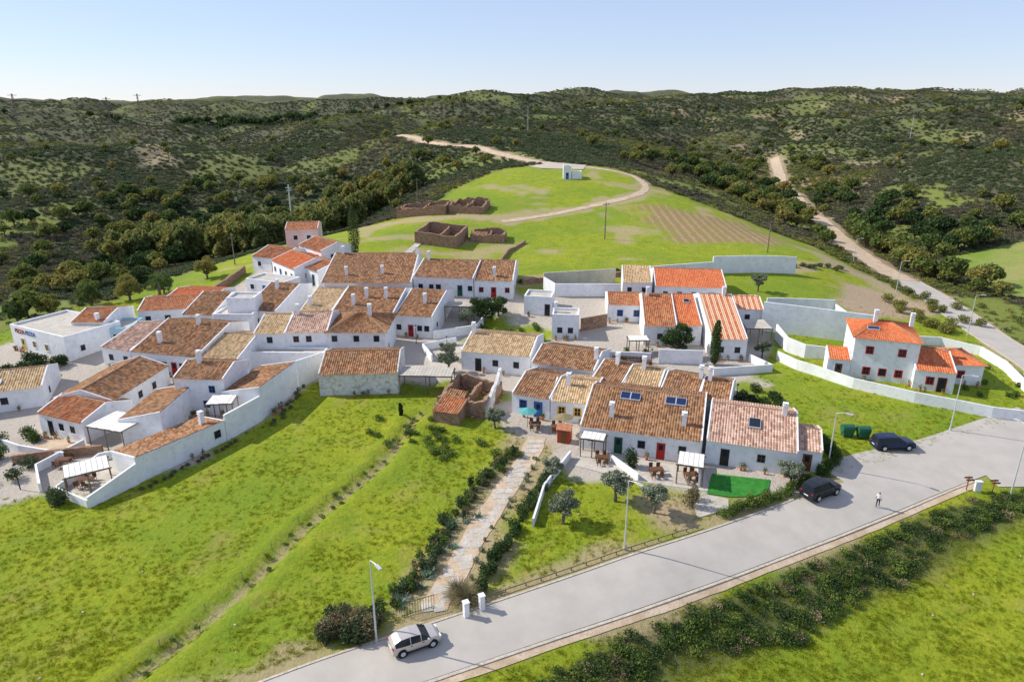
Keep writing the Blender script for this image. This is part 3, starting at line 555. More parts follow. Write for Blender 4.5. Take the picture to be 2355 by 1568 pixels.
# ---------------------------------------------------------------- pergolas
def pergola(name,x,y,w,d,hh,rot,mat='canvas'):
    z=h(x,y);mb=MB();ca,sa=math.cos(rot),math.sin(rot);T=lambda a,b:(x+a*ca-b*sa,y+a*sa+b*ca)
    for a in (-w/2,0,w/2):
        for b in (-d/2,d/2): p=T(a,b);mb.cyl((*p,z-.5),(*p,z+hh),.07,.07,6)
    for b in (-d/2,d/2): mb.box((*T(0,b),z+hh+.05),(w+.4,.1,.12),0,rot)
    n=int(w/.45)
    for k in range(n+1): mb.box((*T(-w/2+k*w/n,0),z+hh+.16),(.07,d+.5,.1),0,rot)
    for k in range(n): mb.box((*T(-w/2+(k+.5)*w/n,0),z+hh+.235+random.uniform(-.012,.012)),(w/n-.03,d+.3+random.uniform(-.1,.1),.03),1,rot)
    mb.obj(name,['wood',mat])
pergola('pergola',-44.3,62.8,4,2.8,2.2,.6);pergola('pergola',-46,72.3,5,4,2.6,-.3);pergola('pergola',-35.6,76.8,3,2.4,3,.1);pergola('pergola',-11.5,86.2,7,3,2.5,-.05,'conc')
pergola('pergola',18.9,63.9,2.6,2.6,2.2,-.3);pergola('pergola',9.2,69.2,2.6,1.6,2.2,-.3,'canvas');pergola('pergola',39.5,105.5,4,4.5,2.6,-.05,'conc');pergola('pergola',-9,114.5,5,2.5,2.3,-.1,'conc');pergola('pergola',19.5,99.8,3,2,2.2,0)
def shed():
    x,y=6.2,72.4;z=h(x,y);mb=MB();mb.box((x,y,z+.8),(1.5,1.2,2),0,-.3)
    ca,sa=math.cos(-.3),math.sin(-.3);T=lambda a,b,c:(x+a*ca-b*sa,y+a*sa+b*ca,z+c)
    mb.face([T(-.9,-.75,1.75),T(.9,-.75,1.75),T(.9,0,2.35),T(-.9,0,2.35)],1);mb.face([T(-.9,.75,1.75),T(.9,.75,1.75),T(.9,0,2.35),T(-.9,0,2.35)],1)
    mb.face([T(-.75,-.6,1.8),T(-.75,.6,1.8),T(-.75,0,2.3)],0);mb.face([T(.75,-.6,1.8),T(.75,.6,1.8),T(.75,0,2.3)],0);mb.box(T(0,-.62,.8),(.6,.04,1.4),2,-.3);mb.obj('garden_shed',[flat('red_boards',(.35,.06,.025),.7),'terra','dn'])
shed()
def table(x,y,r=0):
    z=h(x,y)+.05;mb=MB();mb.box((x,y,z+.72),(1.5,.8,.05),0,r)
    for a in (-.6,.6):
        for b in (-.3,.3): mb.box((x+a,y+b,z+.35),(.06,.06,.7),0,r)
    for a in (-.4,.4):
        for b in (-.8,.8):
            mb.box((x+a,y+b,z+.43),(.42,.42,.05),0,r);mb.box((x+a,y+b*1.24,z+.68),(.42,.04,.5),0,r)
            for c in (-.17,.17):
                for d in (-.17,.17): mb.box((x+a+c,y+b+d,z+.2),(.04,.04,.42),0,r)
    mb.obj('garden_table',['dn'])
for p in ((19,63.8),(10,67.5),(2.8,75.5),(15.5,64.8),(-45,63.2),(-50,67.5),(20,95),(5.5,74.8)): table(*p,random.uniform(-.3,.3))
def umbrella(x,y,col):
    z=h(x,y);mb=MB();mb.cyl((x,y,z),(x,y,z+2.5),.03,.03,6,0);n=8
    for k in range(n):
        a,b=2*math.pi*k/n,2*math.pi*(k+1)/n;mb.face([(x,y,z+2.6),(x+1.2*math.cos(a),y+1.2*math.sin(a),z+2.15),(x+1.2*math.cos(b),y+1.2*math.sin(b),z+2.15)],1)
    mb.obj('garden_parasol',['wood',col])
umbrella(1.9,75.8,flat('teal_fabric',(.1,.35,.32),.8));umbrella(6.2,74.3,'dry')
def patch(name,poly,off,mat):
    c=np.mean(poly,0);mb=MB();n=len(poly);V=[(c[0],c[1])]
    for f_ in (.5,1): V+=[(c[0]+(p[0]-c[0])*f_,c[1]+(p[1]-c[1])*f_) for p in poly]
    Z=H([v[0] for v in V],[v[1] for v in V])+off;mb.v=[(v[0],v[1],zz) for v,zz in zip(V,Z)]
    for k in range(n): a=1+k;b_=1+(k+1)%n;mb.f+= [(0,a,b_),(a,a+n,b_+n,b_)];mb.m+=[0,0]
    mb.obj(name,[mat])
patch('lawn',[(21.6,65.0),(24.4,64.3),(27.4,63.6),(26.6,61.9),(24.8,60.7),(22.4,60.6),(20,61.1)],.09,'lawn')
patch('patio',[(8,70),(6.5,67),(13,63.5),(20.5,61.5),(21,66)],.05,'conc');patch('patio',[(-57,70),(-50,67.5),(-48.5,71.5),(-55.5,74.5)],.06,'dirt');patch('patio',[(-46.5,67.5),(-46,62),(-42.5,59.5),(-39.8,64.5),(-41.5,70)],.06,'conc')
patch('driveway',[(18,57),(21.5,58.6),(22,60.3),(20,60.9),(18.2,60)],.06,'conc');patch('gravel_area',[(10,238),(24,236),(26,246),(14,252),(4,260),(2,252)],.2,'kerb')
# ---------------------------------------------------------------- lamps, poles
def lamp(x,y,ht,ang):
    z=h(x,y);mb=MB();mb.cyl((x,y,z),(x,y,z+.3),.13,.12,8);mb.cyl((x,y,z),(x,y,z+ht-.25),.085,.05,8)
    ca,sa=math.cos(ang),math.sin(ang);pr=(x,y,z+ht-.25)
    for k in range(1,6):
        t=k/5;q=(x+ca*1.0*t,y+sa*1.0*t,z+ht-.25+.2*math.sin(t*math.pi/2));mb.cyl(pr,q,.04,.035,6);pr=q
    mb.box((pr[0]+ca*.25,pr[1]+sa*.25,pr[2]),(.65,.24,.1),0,ang);mb.box((pr[0]+ca*.25,pr[1]+sa*.25,pr[2]-.065),(.45,.18,.04),1,ang);mb.obj('street_lamp',['steel','dw'])
for q in ((-10.1,40.8,7.5,-.9),(10.1,51.8,7.3,-.9),(34.6,66.2,6.8,-.6),(53.6,75.4,7.5,-.6),(52.3,62.4,8.4,1.9),(78.8,112,7.4,-.1),(80.6,138.8,6.7,-.2),(83.4,164,6.4,-.1),(76.3,94.5,6.4,-.2),(-36.5,31,7.5,-.9)): lamp(*q)
for q in ((29.7,82.9,2.6),(-15.5,104.4,3.1),(-51.5,62.5,3),(-41.5,119,3),(-10,99,3),(20.5,94,3)):
    x,y,t=q;z=h(x,y);mb=MB();mb.cyl((x,y,z),(x,y,z+t-.4),.06,.045,8,0);mb.cyl((x,y,z+t-.4),(x,y,z+t-.1),.1,.17,6,1);mb.cyl((x,y,z+t-.1),(x,y,z+t+.12),.2,.03,6,0);mb.obj('lantern_post',['dk','dw'])
for q in ((-58.4,257.7,15),(22.3,163.3,8.8),(58.3,153.9,7.2),(9.4,423.6,17),(228.8,409,14),(-90.6,226,13),(-62,150,6.5),(-28,205,8)):
    x,y,t=q;z=h(x,y);mb=MB();mb.cyl((x,y,z-.5),(x,y,z+t),.16,.1,8);mb.box((x,y,z+t-.5),(1.5,.12,.12))
    for a in (-.6,0,.6): mb.cyl((x+a,y,z+t-.44),(x+a,y,z+t-.2),.05,.04,6)
    mb.obj('utility_pole',['cwood' if x not in (9.4,228.8) else 'steel'])
mb=MB();x,y=-82,255;z=h(x,y);mb.cyl((x,y,z),(x,y,z+18),.35,.2,8);mb.box((x,y,z+17),(2.4,.2,.2));mb.box((x,y,z+16),(1.8,.2,.2));mb.obj('transmission_mast',['canvas'])
for q in ((-329,587,34),(-305,590,34),(-353,512,30)):
    x,y,t=q;z=h(x,y);t+=max(0,20-z)*.5;mb=MB()
    for a in (-1,1):
        for b_ in (-1,1): mb.cyl((x+a*1.5,y+b_*1.5,z-1),(x+a*.3,y+b_*.3,z+t),.16,.12,4)
    for k in range(9):
        f_=k/9;w=1.5-1.2*f_;w2=1.5-1.2*(k+1)/9;mb.cyl((x-w,y-w,z+t*f_),(x+w2,y-w2,z+t*(k+1)/9),.08,.08,4);mb.cyl((x+w,y-w,z+t*f_),(x-w2,y-w2,z+t*(k+1)/9),.08,.08,4)
    for zz in (.97,.86): mb.box((x,y,z+t*zz),(6.5,.3,.3))
    mb.obj('electricity_pylon',['cwood'])
# ---------------------------------------------------------------- cars
def car(name,x,y,ang,L,Wd,Ht,paint,suv=False):
    e=empty(name,(x,y,h(x,y)+.07));e.rotation_euler=(0,0,ang);w=Wd/2;k=L/4.0
    if suv: st=[(-2,.55,.7,.80),(-1.95,1.0,1.0,.86),(-1.85,1.05,1.62,.9),(-1.0,1.05,1.72,1),(.2,1.05,1.70,1),(.85,1.05,1.12,1),(1.7,.95,1.0,.95),(1.95,.8,.85,.88),(2,.5,.55,.8)]
    else: st=[(-2,.5,.6,.78),(-1.95,.9,.95,.85),(-1.75,.95,1.2,.92),(-1.3,.95,1.42,.97),(-.4,.93,1.48,1),(.35,.92,1.40,1),(1.05,.9,.95,1),(1.65,.78,.85,.94),(1.93,.62,.68,.85),(2,.45,.5,.78)]
    sc=Ht/(1.72 if suv else 1.48);mb=MB();R=[]
    for (sx,zb,zt,ww) in st:
        cab=(zt-zb)>.15;tw=w*ww*(.74 if cab else .86);zb*=sc;zt*=sc;W=w*ww
        R.append([(sx*k,-W*.92,.22),(sx*k,-W,.5*sc if zb>.5*sc else zb*.8),(sx*k,-W*.97,zb),(sx*k,-tw,zt),(sx*k,-tw*.5,zt+.03),(sx*k,tw*.5,zt+.03),(sx*k,tw,zt),(sx*k,W*.97,zb),(sx*k,W,.5*sc if zb>.5*sc else zb*.8),(sx*k,W*.92,.22)])
    i0=len(mb.v)
    for r in R: mb.v+=r
    hi=[(s[2]-s[1])>.4 for s in st]
    for a in range(len(R)-1):
        for j in range(9):
            q=i0+a*10+j;top=j in(3,4,5);side=j in(2,6)
            trans=hi[a]!=hi[a+1] and abs(st[a][2]-st[a+1][2])>.3
            mi=1 if ((side and (hi[a] or hi[a+1])) or (top and trans)) else 0
            mb.f.append((q,q+10,q+11,q+1));mb.m.append(mi)
        q=i0+a*10;mb.f.append((q,q+9,q+19,q+10));mb.m.append(2)
    for a in (0,len(R)-1): mb.f.append(tuple(i0+a*10+j for j in range(10)));mb.m.append(0)
    body=mb.obj('body',[paint,'glass','rub'],e,smoothf=False)
    bv=body.modifiers.new('b','BEVEL');bv.width=.05;bv.segments=2;bv.limit_method='ANGLE';bv.angle_limit=.5
    tb=MB()
    for s_ in (-1,1):
        for px_ in (-.55,.3):
            zt=1.42*sc if not suv else 1.66*sc;tb.cyl((px_*k,s_*w*.965,.95*sc),(px_*k,s_*w*.76,zt),.035,.035,6,0)
        tb.box((.85*k,s_*(w+.08),1.0*sc),(.14,.18,.12),0);tb.box((1.9*k,s_*w*.62,.66*sc),(.16,.34,.14),1);tb.box((-1.93*k,s_*w*.68,.85*sc),(.1,.26,.2),2)
        for px_ in (-.5,.45): tb.box((px_*k,s_*w*.995,.8*sc),(.14,.03,.03),3);
        tb.box((-.1*k,s_*w*.985,.3),(1.9*k,.04,.1),3)
    tb.box((1.99*k,0,.48*sc),(.06,w*1.1,.16),3);tb.box((2.0*k,0,.33),(.05,.5,.11),1);tb.box((-1.99*k,0,.6),(.04,.5,.11),1);tb.obj('trim',[paint,'dw','dr','rub'],e)
    wb=MB();r=.33 if not suv else .38
    for a in (-1.22,1.22):
        for s_ in (-1,1):
            c=(a*k,s_*(w-.1),r-.03);wb.cyl((c[0],c[1]-.12,c[2]),(c[0],c[1]+.12,c[2]),r,r,18,0);wb.cyl((c[0],c[1]+s_*.10,c[2]),(c[0],c[1]+s_*.135,c[2]),r*.62,r*.55,10,1)
            wb.cyl((c[0],s_*(w-.3),c[2]+.02),(c[0],s_*(w-.02),c[2]+.02),r+.06,r+.06,18,0)
    wb.obj('wheels',['rub','steel'],e)
silver=flat('silver_paint',(.60,.54,.48),.3,.35);navy=flat('navy_paint',(.02,.035,.08),.2,.2);blk=flat('dark_paint',(.025,.03,.035),.2,.2)
car('parked_hatchback',-7.2,40.5,.46,3.75,1.64,1.42,silver);car('parked_suv',31.6,61.1,.5,4.4,1.9,1.75,blk,True);car('parked_minivan',44.2,71.0,.05,4.7,1.85,1.62,navy,True)
for x,y in ((40.1,73.6),(41.8,73.2)):
    z=h(x,y);mb=MB();mb.hexa([(x-.55,y-.4,z+.2),(x+.55,y-.4,z+.2),(x+.55,y+.4,z+.2),(x-.55,y+.4,z+.2),(x-.68,y-.52,z+1.1),(x+.68,y-.52,z+1.1),(x+.68,y+.52,z+1.1),(x-.68,y+.52,z+1.1)])
    mb.cyl((x-.7,y,z+1.08),(x+.7,y,z+1.08),.5,.5,14,0)
    for a in (-.45,.45):
        for b_ in (-.3,.3): mb.cyl((x+a,y+b_-.04,z+.12),(x+a,y+b_+.04,z+.12),.1,.1,8,1)
    mb.obj('waste_container',[flat('bin_green',(.03,.13,.07),.5),'rub'])
for x,y in ((48.2,63.3),(50.7,62.9)):
    z=h(x,y);mb=MB();mb.cyl((x,y,z-.3),(x,y,z+1.7),.06,.06,6)
    for k,zz in enumerate((1.6,1.3)):
        s_=1 if k else -1;mb.box((x+.1*s_,y-.08,z+zz),(.8,.04,.2));mb.face([(x+s_*.5,y-.1,z+zz-.1),(x+s_*.65,y-.1,z+zz),(x+s_*.5,y-.1,z+zz+.1)])
    mb.obj('wooden_direction_sign',[flat('sign_board_brown',(.3,.1,.05),.7)])
x,y=49.3,63.2;z=h(x,y);mb=MB();mb.box((x,y,z+.5),(.6,.35,1.3));mb.box((x,y,z+1.18),(.7,.45,.08));mb.obj('utility_cabinet',['dw'])
for x,y in ((-3.6,43.6),(-2.4,44.4)):
    z=h(x,y);mb=MB();mb.box((x,y,z+.6),(.4,.4,1.5),0,.46);mb.box((x,y,z+1.38),(.5,.5,.08),0,.46);mb.obj('gate_post',['white'])
mb=MB();x0,y0,x1,y1=-8.6,43.4,-6.2,44.5
for k in range(13): t=k/12;a=x0+(x1-x0)*t;b_=y0+(y1-y0)*t;mb.cyl((a,b_,h(a,b_)),(a,b_,h(a,b_)+1.3),.02,.02,5)
for zz in (.15,1.25): mb.cyl((x0,y0,h(x0,y0)+zz),(x1,y1,h(x1,y1)+zz),.03,.03,5)
mb.obj('garden_gate',['dg'])
# ---------------------------------------------------------------- person
def person(x,y,ang):
    z=h(x,y)+.06;J=[];E=[];R=[]
    def add(p,r,par=None):
        J.append(p);R.append(r)
        if par is not None: E.append((par,len(J)-1))
        return len(J)-1
    pel=add((0,0,.93),.135);ab=add((0,0,1.1),.125,pel);chst=add((0,.0,1.32),.15,ab);nk=add((0,.01,1.48),.06,chst);hd=add((0,.0,1.58),.085,nk);hd2=add((0,-.01,1.68),.085,hd)
    for s_ in (-1,1):
        hp=add((s_*.09,0,.86),.095,pel);kn=add((s_*.11,-.04+.1*s_,.48),.062,hp);an=add((s_*.12,.04+.16*s_,.09),.042,kn);add((s_*.13,-.12+.16*s_,.035),.038,an)
        sh=add((s_*.18,0,1.4),.06,chst);el=add((s_*.25,.03-.04*s_,1.13),.042,sh);wr=add((s_*.25,-.1-.05*s_,.92),.03,el);pm=add((s_*.25,-.13-.05*s_,.85),.034,wr)
        for k in range(4): f1=add((s_*.25+(k-1.5)*.02,-.14-.05*s_,.80-.01*(k in(1,2))),.009,pm);add((s_*.25+(k-1.5)*.02,-.12-.05*s_,.77-.008*(k in(1,2))),.008,f1)
        th=add((s_*.22,-.17-.05*s_,.85),.01,pm)
    me=bpy.data.meshes.new('body');me.from_pydata(J,E,[]);o=bpy.data.objects.new('body',me);COL.objects.link(o)
    md=o.modifiers.new('s','SKIN')
    for i,v in enumerate(me.skin_vertices[0].data): v.radius=(R[i],R[i]);v.use_root=(i==0)
    o.modifiers.new('u','SUBSURF').levels=1
    dg=bpy.context.evaluated_depsgraph_get();me2=bpy.data.meshes.new_from_object(o.evaluated_get(dg));bpy.data.objects.remove(o)
    b_=bpy.data.objects.new('body',me2);COL.objects.link(b_);me2.materials.clear()
    for mm in (flat('skin',(.45,.26,.18),.6),flat('white_shirt',(.75,.75,.75),.8),flat('dark_trousers',(.03,.03,.04),.8),flat('grey_hair',(.12,.1,.09),.9)): me2.materials.append(mm)
    for p in me2.polygons:
        c=p.center;r=abs(c.x);p.use_smooth=True
        p.material_index=3 if c.z>1.66 or (c.z>1.58 and c.y>.03) or c.z<.07 else 0 if (c.z>1.45 or (r>.2 and c.z<1.12)) else 1 if c.z>.95 else 2
    e=empty('pedestrian',(x,y,z));e.rotation_euler=(0,0,ang);b_.parent=e
    fb=MB()
    for s_ in (-1,1): fb.box((s_*.03,-.09,1.63),(.018,.012,.012),0);fb.box((s_*.088,0,1.62),(.02,.04,.06),1)
    fb.box((0,-.1,1.6),(.022,.03,.035),1);fb.box((0,-.088,1.555),(.045,.01,.01),2);fb.obj('face',['dk',me2.materials[0],'dr'],e)
person(36.9,59.7,2.6)
# ---------------------------------------------------------------- vegetation
def tree(name,x,y,ht,leaf,wr=.45,n=2600,size=.13,trunk=.3,clumps=14,base=.35,zz=None):
    z=h(x,y) if zz is None else zz;mb=MB();th=ht*trunk;lx=random.uniform(-.2,.2);top=Vector((x+lx,y,z+th))
    mb.cyl((x,y,z-.3),tuple(top),ht*.05,ht*.035,8,1);Wd=ht*wr
    for k in range(clumps):
        a=2*math.pi*(k*.618);rr=Wd*math.sqrt((k+.5)/clumps)*.75;t=random.random();zc=z+ht*(base+(1-base)*(.2+.6*t))*(1-.18*(rr/Wd)**2)
        c=Vector((x+rr*math.cos(a),y+rr*math.sin(a),zc));r=Wd*random.uniform(.26,.42)
        mb.cyl(tuple(top),tuple(top.lerp(c,.55)+Vector((0,0,-.05))),ht*.022,ht*.014,5,1);mb.cyl(tuple(top.lerp(c,.55)+Vector((0,0,-.05))),tuple(c),ht*.014,ht*.005,4,1)
        mb.leaves(c,(r,r,r*.8),int(n/clumps),size,0,surf=.35)
    return mb.obj(name,[leaf,'bark'])
O='olive_tree'
for q in ((10.4,59.6,4.0),(13.8,57.6,3.3),(4.8,55.9,3.8),(29.0,62.6,3.2),(-2,75.4,2.9),(-9.3,92,4.2),(-9.8,97,3.3),(-7.6,110.9,3.8),(4.3,64.2,2.8),(47.2,127,3.8),(-40.4,117.7,2.4),(38.5,98.5,3)): tree(O,*q,'olive',.42,3600,.11,base=.28)
for q in ((-5.1,112.8,5.2,'leafd','holm_oak_tree'),(-2.5,115,4,'leafd','holm_oak_tree'),(25.4,99.2,5.4,'leafd','pine_tree'),(-73.9,127.5,5.5,'oak','oak_tree'),(-69,131,4.5,'oak','oak_tree'),(-80,125,5,'oak','oak_tree'),(-84,119,4.5,'oak','oak_tree'),(-64,140,5,'oak','oak_tree'),(-76,137,5,'leafd','holm_oak_tree'),(-88,116,4,'leafd','holm_oak_tree')): tree(q[4],q[0],q[1],q[2],q[3],.5,4500,.15,.15,18,.15)
def cypress(x,y,ht):
    z=h(x,y);mb=MB();mb.cyl((x,y,z-.2),(x,y,z+ht*.9),.12,.02,6,1)
    for k in range(16): t=(k+.5)/16;r=ht*.13*math.sin(math.pi*(t*.86+.1))**.7*random.uniform(.85,1.1);mb.leaves((x+random.uniform(-.1,.1),y,z+ht*(.05+.92*t)),(r,r,ht*.06),260,.12,0,surf=.6)
    mb.obj('cypress_tree',['leafd','bark'])
cypress(30.3,95.6,7);cypress(-33.8,145,11);cypress(-14,78.3,1.8)
mb=MB();x,y=-67.3,126.2;z=h(x,y);mb.cyl((x,y,z-.3),(x,y,z+3.9),.32,.25,10,1)
for k in range(40):
    a=k*2.4;el=random.uniform(-.2,1.2);p=Vector((x,y,z+3.9));dr=Vector((math.cos(a)*math.cos(el),math.sin(a)*math.cos(el),math.sin(el)))
    for s_ in range(7):
        q=p+dr*.42;side=dr.cross(Vector((0,0,1))).normalized()
        for sg in (-1,1):
            for m_ in range(2):
                b0=p.lerp(q,m_*.5);mb.face([b0,b0+dr*.12,b0+side*sg*.5*(1-s_/9)+dr*.3+Vector((0,0,-.12))],0)
        mb.cyl(p,q,.02,.02,3,0);p=q;dr=(dr+Vector((0,0,-.2))).normalized()
mb.obj('palm_tree',['hedge','bark'])
def bushes(name,items,mat,size=.1,dens=260,extra=None):
    mb=MB()
    for (x,y,r,hh) in items:
        z=h(x,y)
        for k in range(3): mb.leaves((x+random.uniform(-.4,.4)*r,y+random.uniform(-.4,.4)*r,z+hh*random.uniform(.3,.6)),(r*.75,r*.75,hh*.5),int(dens*r*max(.5,hh)/3)+20,size,0,surf=.4)
    return mb.obj(name,[mat])
def along(pts,step,jit,r,hh):
    q=smooth(pts,step);return [(x+random.uniform(-jit,jit),y+random.uniform(-jit,jit),r*random.uniform(.6,1.35),hh*random.uniform(.5,1.4)) for x,y in q]
bushes('hedge',along([(20.9,57.4),(23.4,58.8),(27.3,60.6),(31,63.2)],.55,.2,.65,1.1),'hedge',.09,420);bushes('hedge',along([(33,64.4),(35.2,66.6),(36.3,69),(36.6,72)],.6,.25,.8,1.3),'hedge',.1,380)
LR=[(-10.3,43),(-8.6,47.5),(-6.9,52),(-5.9,56.4),(-3.4,62.7),(0,69.3)]
bushes('garden_hedge',along(LR,.9,.6,.55,.8),'hedge',.1,300);bushes('garden_shrubs',along(LR,1.2,.8,.5,1),'shrub',.1,380);bushes('dry_shrubs',along(LR,2.0,.9,.5,1),'dry',.09,300);bushes('garden_shrubs',along(LR,2.4,.9,.5,1.1),'leafd',.1,380)
bushes('garden_hedge',along([(-2.6,46.4),(-1.5,50.5),(.3,55),(1.9,60),(3.6,64)],.6,.35,.7,1.1),'leafd',.1,420)
bushes('garden_shrubs',along([(-4.2,46),(-3.2,50),(-1.2,57),(.8,62),(2.4,68)],1.5,.3,.35,.5),'olive',.08,420)
bushes('garden_shrubs',[(-12.5+random.uniform(-1.6,1.8),41.6+random.uniform(-.8,1.6),.8,1.6) for _ in range(14)],'shrub',.12,420);bushes('dry_shrubs',[(-12.3+random.uniform(-1.6,1.6),41.7+random.uniform(-.8,1.4),.8,1.8) for _ in range(14)],'dry',.1,360)
bushes('shrub',[(-45.6,59.4,1,2.2),(-46.4,60.3,.8,1.6)],'shrub',.12,420);bushes('shrub',[(13.1,66.6,.9,2.6)],'leafd',.1,520);bushes('shrub',[(17.8,58.7,.8,2.4),(18.4,60,.6,1.8)],'dry',.1,360)
bushes('shrub',[(30.5+random.uniform(-2,5),84+random.uniform(-4,3),1,1.3) for _ in range(18)],'leafd',.12,300)
bushes('shrub',[(-72+random.uniform(-6,5),94+random.uniform(-3,2),1.1,1.8) for _ in range(14)],'leafd',.14,260)
bushes('shrub',[(-62+random.uniform(-8,5),72+random.uniform(-6,3),1,1.7) for _ in range(24)],'hedge',.12,280)
bushes('shrub',[(-60+random.uniform(-8,8),64+random.uniform(-4,4),1,1.5) for _ in range(14)],'shrub',.12,280)
bushes('shrub',[(-1+random.uniform(-5,7),103+random.uniform(-6,8),.8,1.1) for _ in range(30)],'hedge',.11,280)
bushes('shrub',[(random.uniform(11,21),random.uniform(92,100),.5,.9) for _ in range(26)],'hedge',.1,300)
bushes('shrub',[(random.uniform(62,72),random.uniform(84,100),.6,.8) for _ in range(14)],'hedge',.1,300)
bushes('shrub',[(random.uniform(78,88),random.uniform(113,150),1.2,1.6) for _ in range(10)],'oak',.14,240)
bushes('shrub',[(76+random.uniform(-3,1),118+random.uniform(-6,14),1.3,1.7) for _ in range(12)],'oak',.14,240)
bushes('shrub',[(-13+random.uniform(-5,7),74+random.uniform(-3,4),.7,.7) for _ in range(16)],'hedge',.1,260)
bushes('ivy_bank',[(-7+random.uniform(-3,8),70+random.uniform(-2,3),.8,.7) for _ in range(14)],'hedge',.1,300)
bushes('ditch_weeds',[(p[0]+random.uniform(-.8,.8),p[1]+random.uniform(-.5,.5),.35,.4) for p in DITCH if random.random()<.6],'hedge',.08,300)
bushes('bank_scrub',[(p[0]+random.uniform(-1,1),p[1]+random.uniform(-1,1),.9,.9) for p in smooth(BANK,1.5) if random.random()<.7],'shrub',.15,220)
bushes('wall_foot_weeds',[(-39+t*6+random.uniform(.3,1),62+t*10,.35,.4) for t in np.linspace(0,1,16)]+[(-30+random.uniform(.5,1.4),76+t*14,.45,.5) for t in np.linspace(0,1,16)],'shrub',.08,320)
def spiky(name,x,y,r,hh,n,mat,w=.05,droop=.5):
    z=h(x,y);mb=MB()
    for k in range(n):
        a=random.uniform(0,6.28);el=random.uniform(.35,1.5);p=Vector((x+random.uniform(-.25,.25),y+random.uniform(-.25,.25),z));dr=Vector((math.cos(a)*math.cos(el),math.sin(a)*math.cos(el),math.sin(el)));L=hh*random.uniform(.6,1.1);sd=dr.cross(Vector((0,0,1))).normalized()*w
        for s_ in range(4):
            q=p+dr*L/4;f0=1-s_/4.3;f1=1-(s_+1)/4.3;mb.face([p-sd*f0,p+sd*f0,q+sd*f1,q-sd*f1]);p=q;dr=(dr+Vector((0,0,-droop/4))).normalized()
    mb.obj(name,[mat])
for q in ((-3.7,45.2,2.1),(-4.3,45.9,1.8),(-12.4,42.4,1.9),(-13.2,42.8,1.8)): spiky('pampas_grass',q[0],q[1],1,q[2],520,'dry',.03,1.6)
for k in range(12): t=random.random();spiky('agave_plant',-9.2+t*5+random.uniform(-1,1),44.5+t*13,.5,random.uniform(.6,1.1),26,'agave',.09,.25)
# instanced masses
def instancer(name,pts,scales,child,child_name):
    n=len(pts);a=rng.random(n)*6.283;side=np.sqrt(scales**2/.4330);R=side/math.sqrt(3);V=np.zeros((n,3,3))
    for k in range(3): V[:,k,0]=pts[:,0]+R*np.cos(a+k*2.0944);V[:,k,1]=pts[:,1]+R*np.sin(a+k*2.0944);V[:,k,2]=pts[:,2]
    me=bpy.data.meshes.new(name);me.from_pydata(V.reshape(-1,3).tolist(),[],np.arange(3*n).reshape(-1,3).tolist());o=bpy.data.objects.new(name,me);COL.objects.link(o)
    o.instance_type='FACES';o.use_instance_faces_scale=True;o.instance_faces_scale=1;o.show_instancer_for_render=False;o.show_instancer_for_viewport=False;child.name=child_name;child.parent=o;return o
def footmask(x,y,mar=.5):
    r=np.zeros(x.shape,bool)
    for ax,ay,ux,uy,L,D in FOOT:
        u=(x-ax)*ux+(y-ay)*uy;w=-(x-ax)*uy+(y-ay)*ux;r|=(u>-mar)&(u<L+mar)&(w>-mar)&(w<D+mar)
    return r
def roadfree(x,y): return (dline(x,y,ROAD)>3.7)&(dline(x,y,ROAD2)>4.5)&(dline(x,y,BR)>4.5)&(dline(x,y,TRK)>2)&(dline(x,y,TRK2)>4.0)
def tmpl_shrub(n,size,mat,flat_=.75):
    mb=MB()
    for k in range(6): a=k*1.05;mb.leaves((.45*math.cos(a)*(k>0),.45*math.sin(a)*(k>0),.42+.15*random.random()),(.52,.52,.42*flat_),n//6,size,0,surf=.5)
    return mb.obj('shrub',[mat])
N=175000;u=rng.random(N)**.82;y=95*(1050/95)**u;x=(rng.random(N)*2-1)*(.88*y+20)
m_=(sdp(x,y,GREEN)<1)&roadfree(x,y)&((~inpoly(x,y,FIREB))|(rng.random(N)<.3))&(~inpoly(x,y,GFR))&(~inpoly(x,y,LOT))&(y>95)
pat=vn(x/30,y/30,9)+.4*vn(x/9,y/9,10);m_&=(rng.random(N)>sm(pat,.15,.65)*np.where(y<260,.85,.6))&((y>170)|(rng.random(N)<.6))
x=x[m_];y=y[m_];z=H(x,y)-.1;s=(.5+.7*rng.random(len(x)))*(np.maximum(y,150)/200)**.45
kind=vn(x/70,y/70,21)*1.2+.4*vn(x/14,y/14,22)+rng.normal(0,.14,len(x))+.1*(x>90)-.15;P3=np.stack([x,y,z],1)
for (lo_,hi_,mt,nn,sz) in ((-9,0,'shrub',90,.17),(0,.42,'shrub2',80,.17),(.42,9,'oak',80,.17)):
    q=(kind>=lo_)&(kind<hi_);instancer('hillside_shrubs',P3[q],s[q],tmpl_shrub(nn,sz,mt),'shrub')
def tmpl_tree(leaf,tall=False,n=900,size=.075):
    mb=MB();mb.cyl((0,0,-.1),(0,0,.35),.04,.03,6,1)
    for k in range(14):
        a=k*2.4;rr=.36*math.sqrt((k+.5)/14);c=(rr*math.cos(a)*(.5 if tall else 1),rr*math.sin(a)*(.5 if tall else 1),(.25+.65*(k*.37%1)) if tall else .28+.42*(1-rr*1.9)+.12*random.random())
        mb.cyl((0,0,.2),c,.02,.008,4,1);mb.leaves(c,(.18,.18,.15),n//14,size,0,surf=.3)
    return mb.obj('tree',[leaf,'bark'])
def clusters(spec):
    o=[]
    for cx,cy,sx,sy,n in spec: o+=list(zip(rng.normal(cx,sx,n),rng.normal(cy,sy,n)))
    return np.array(o)
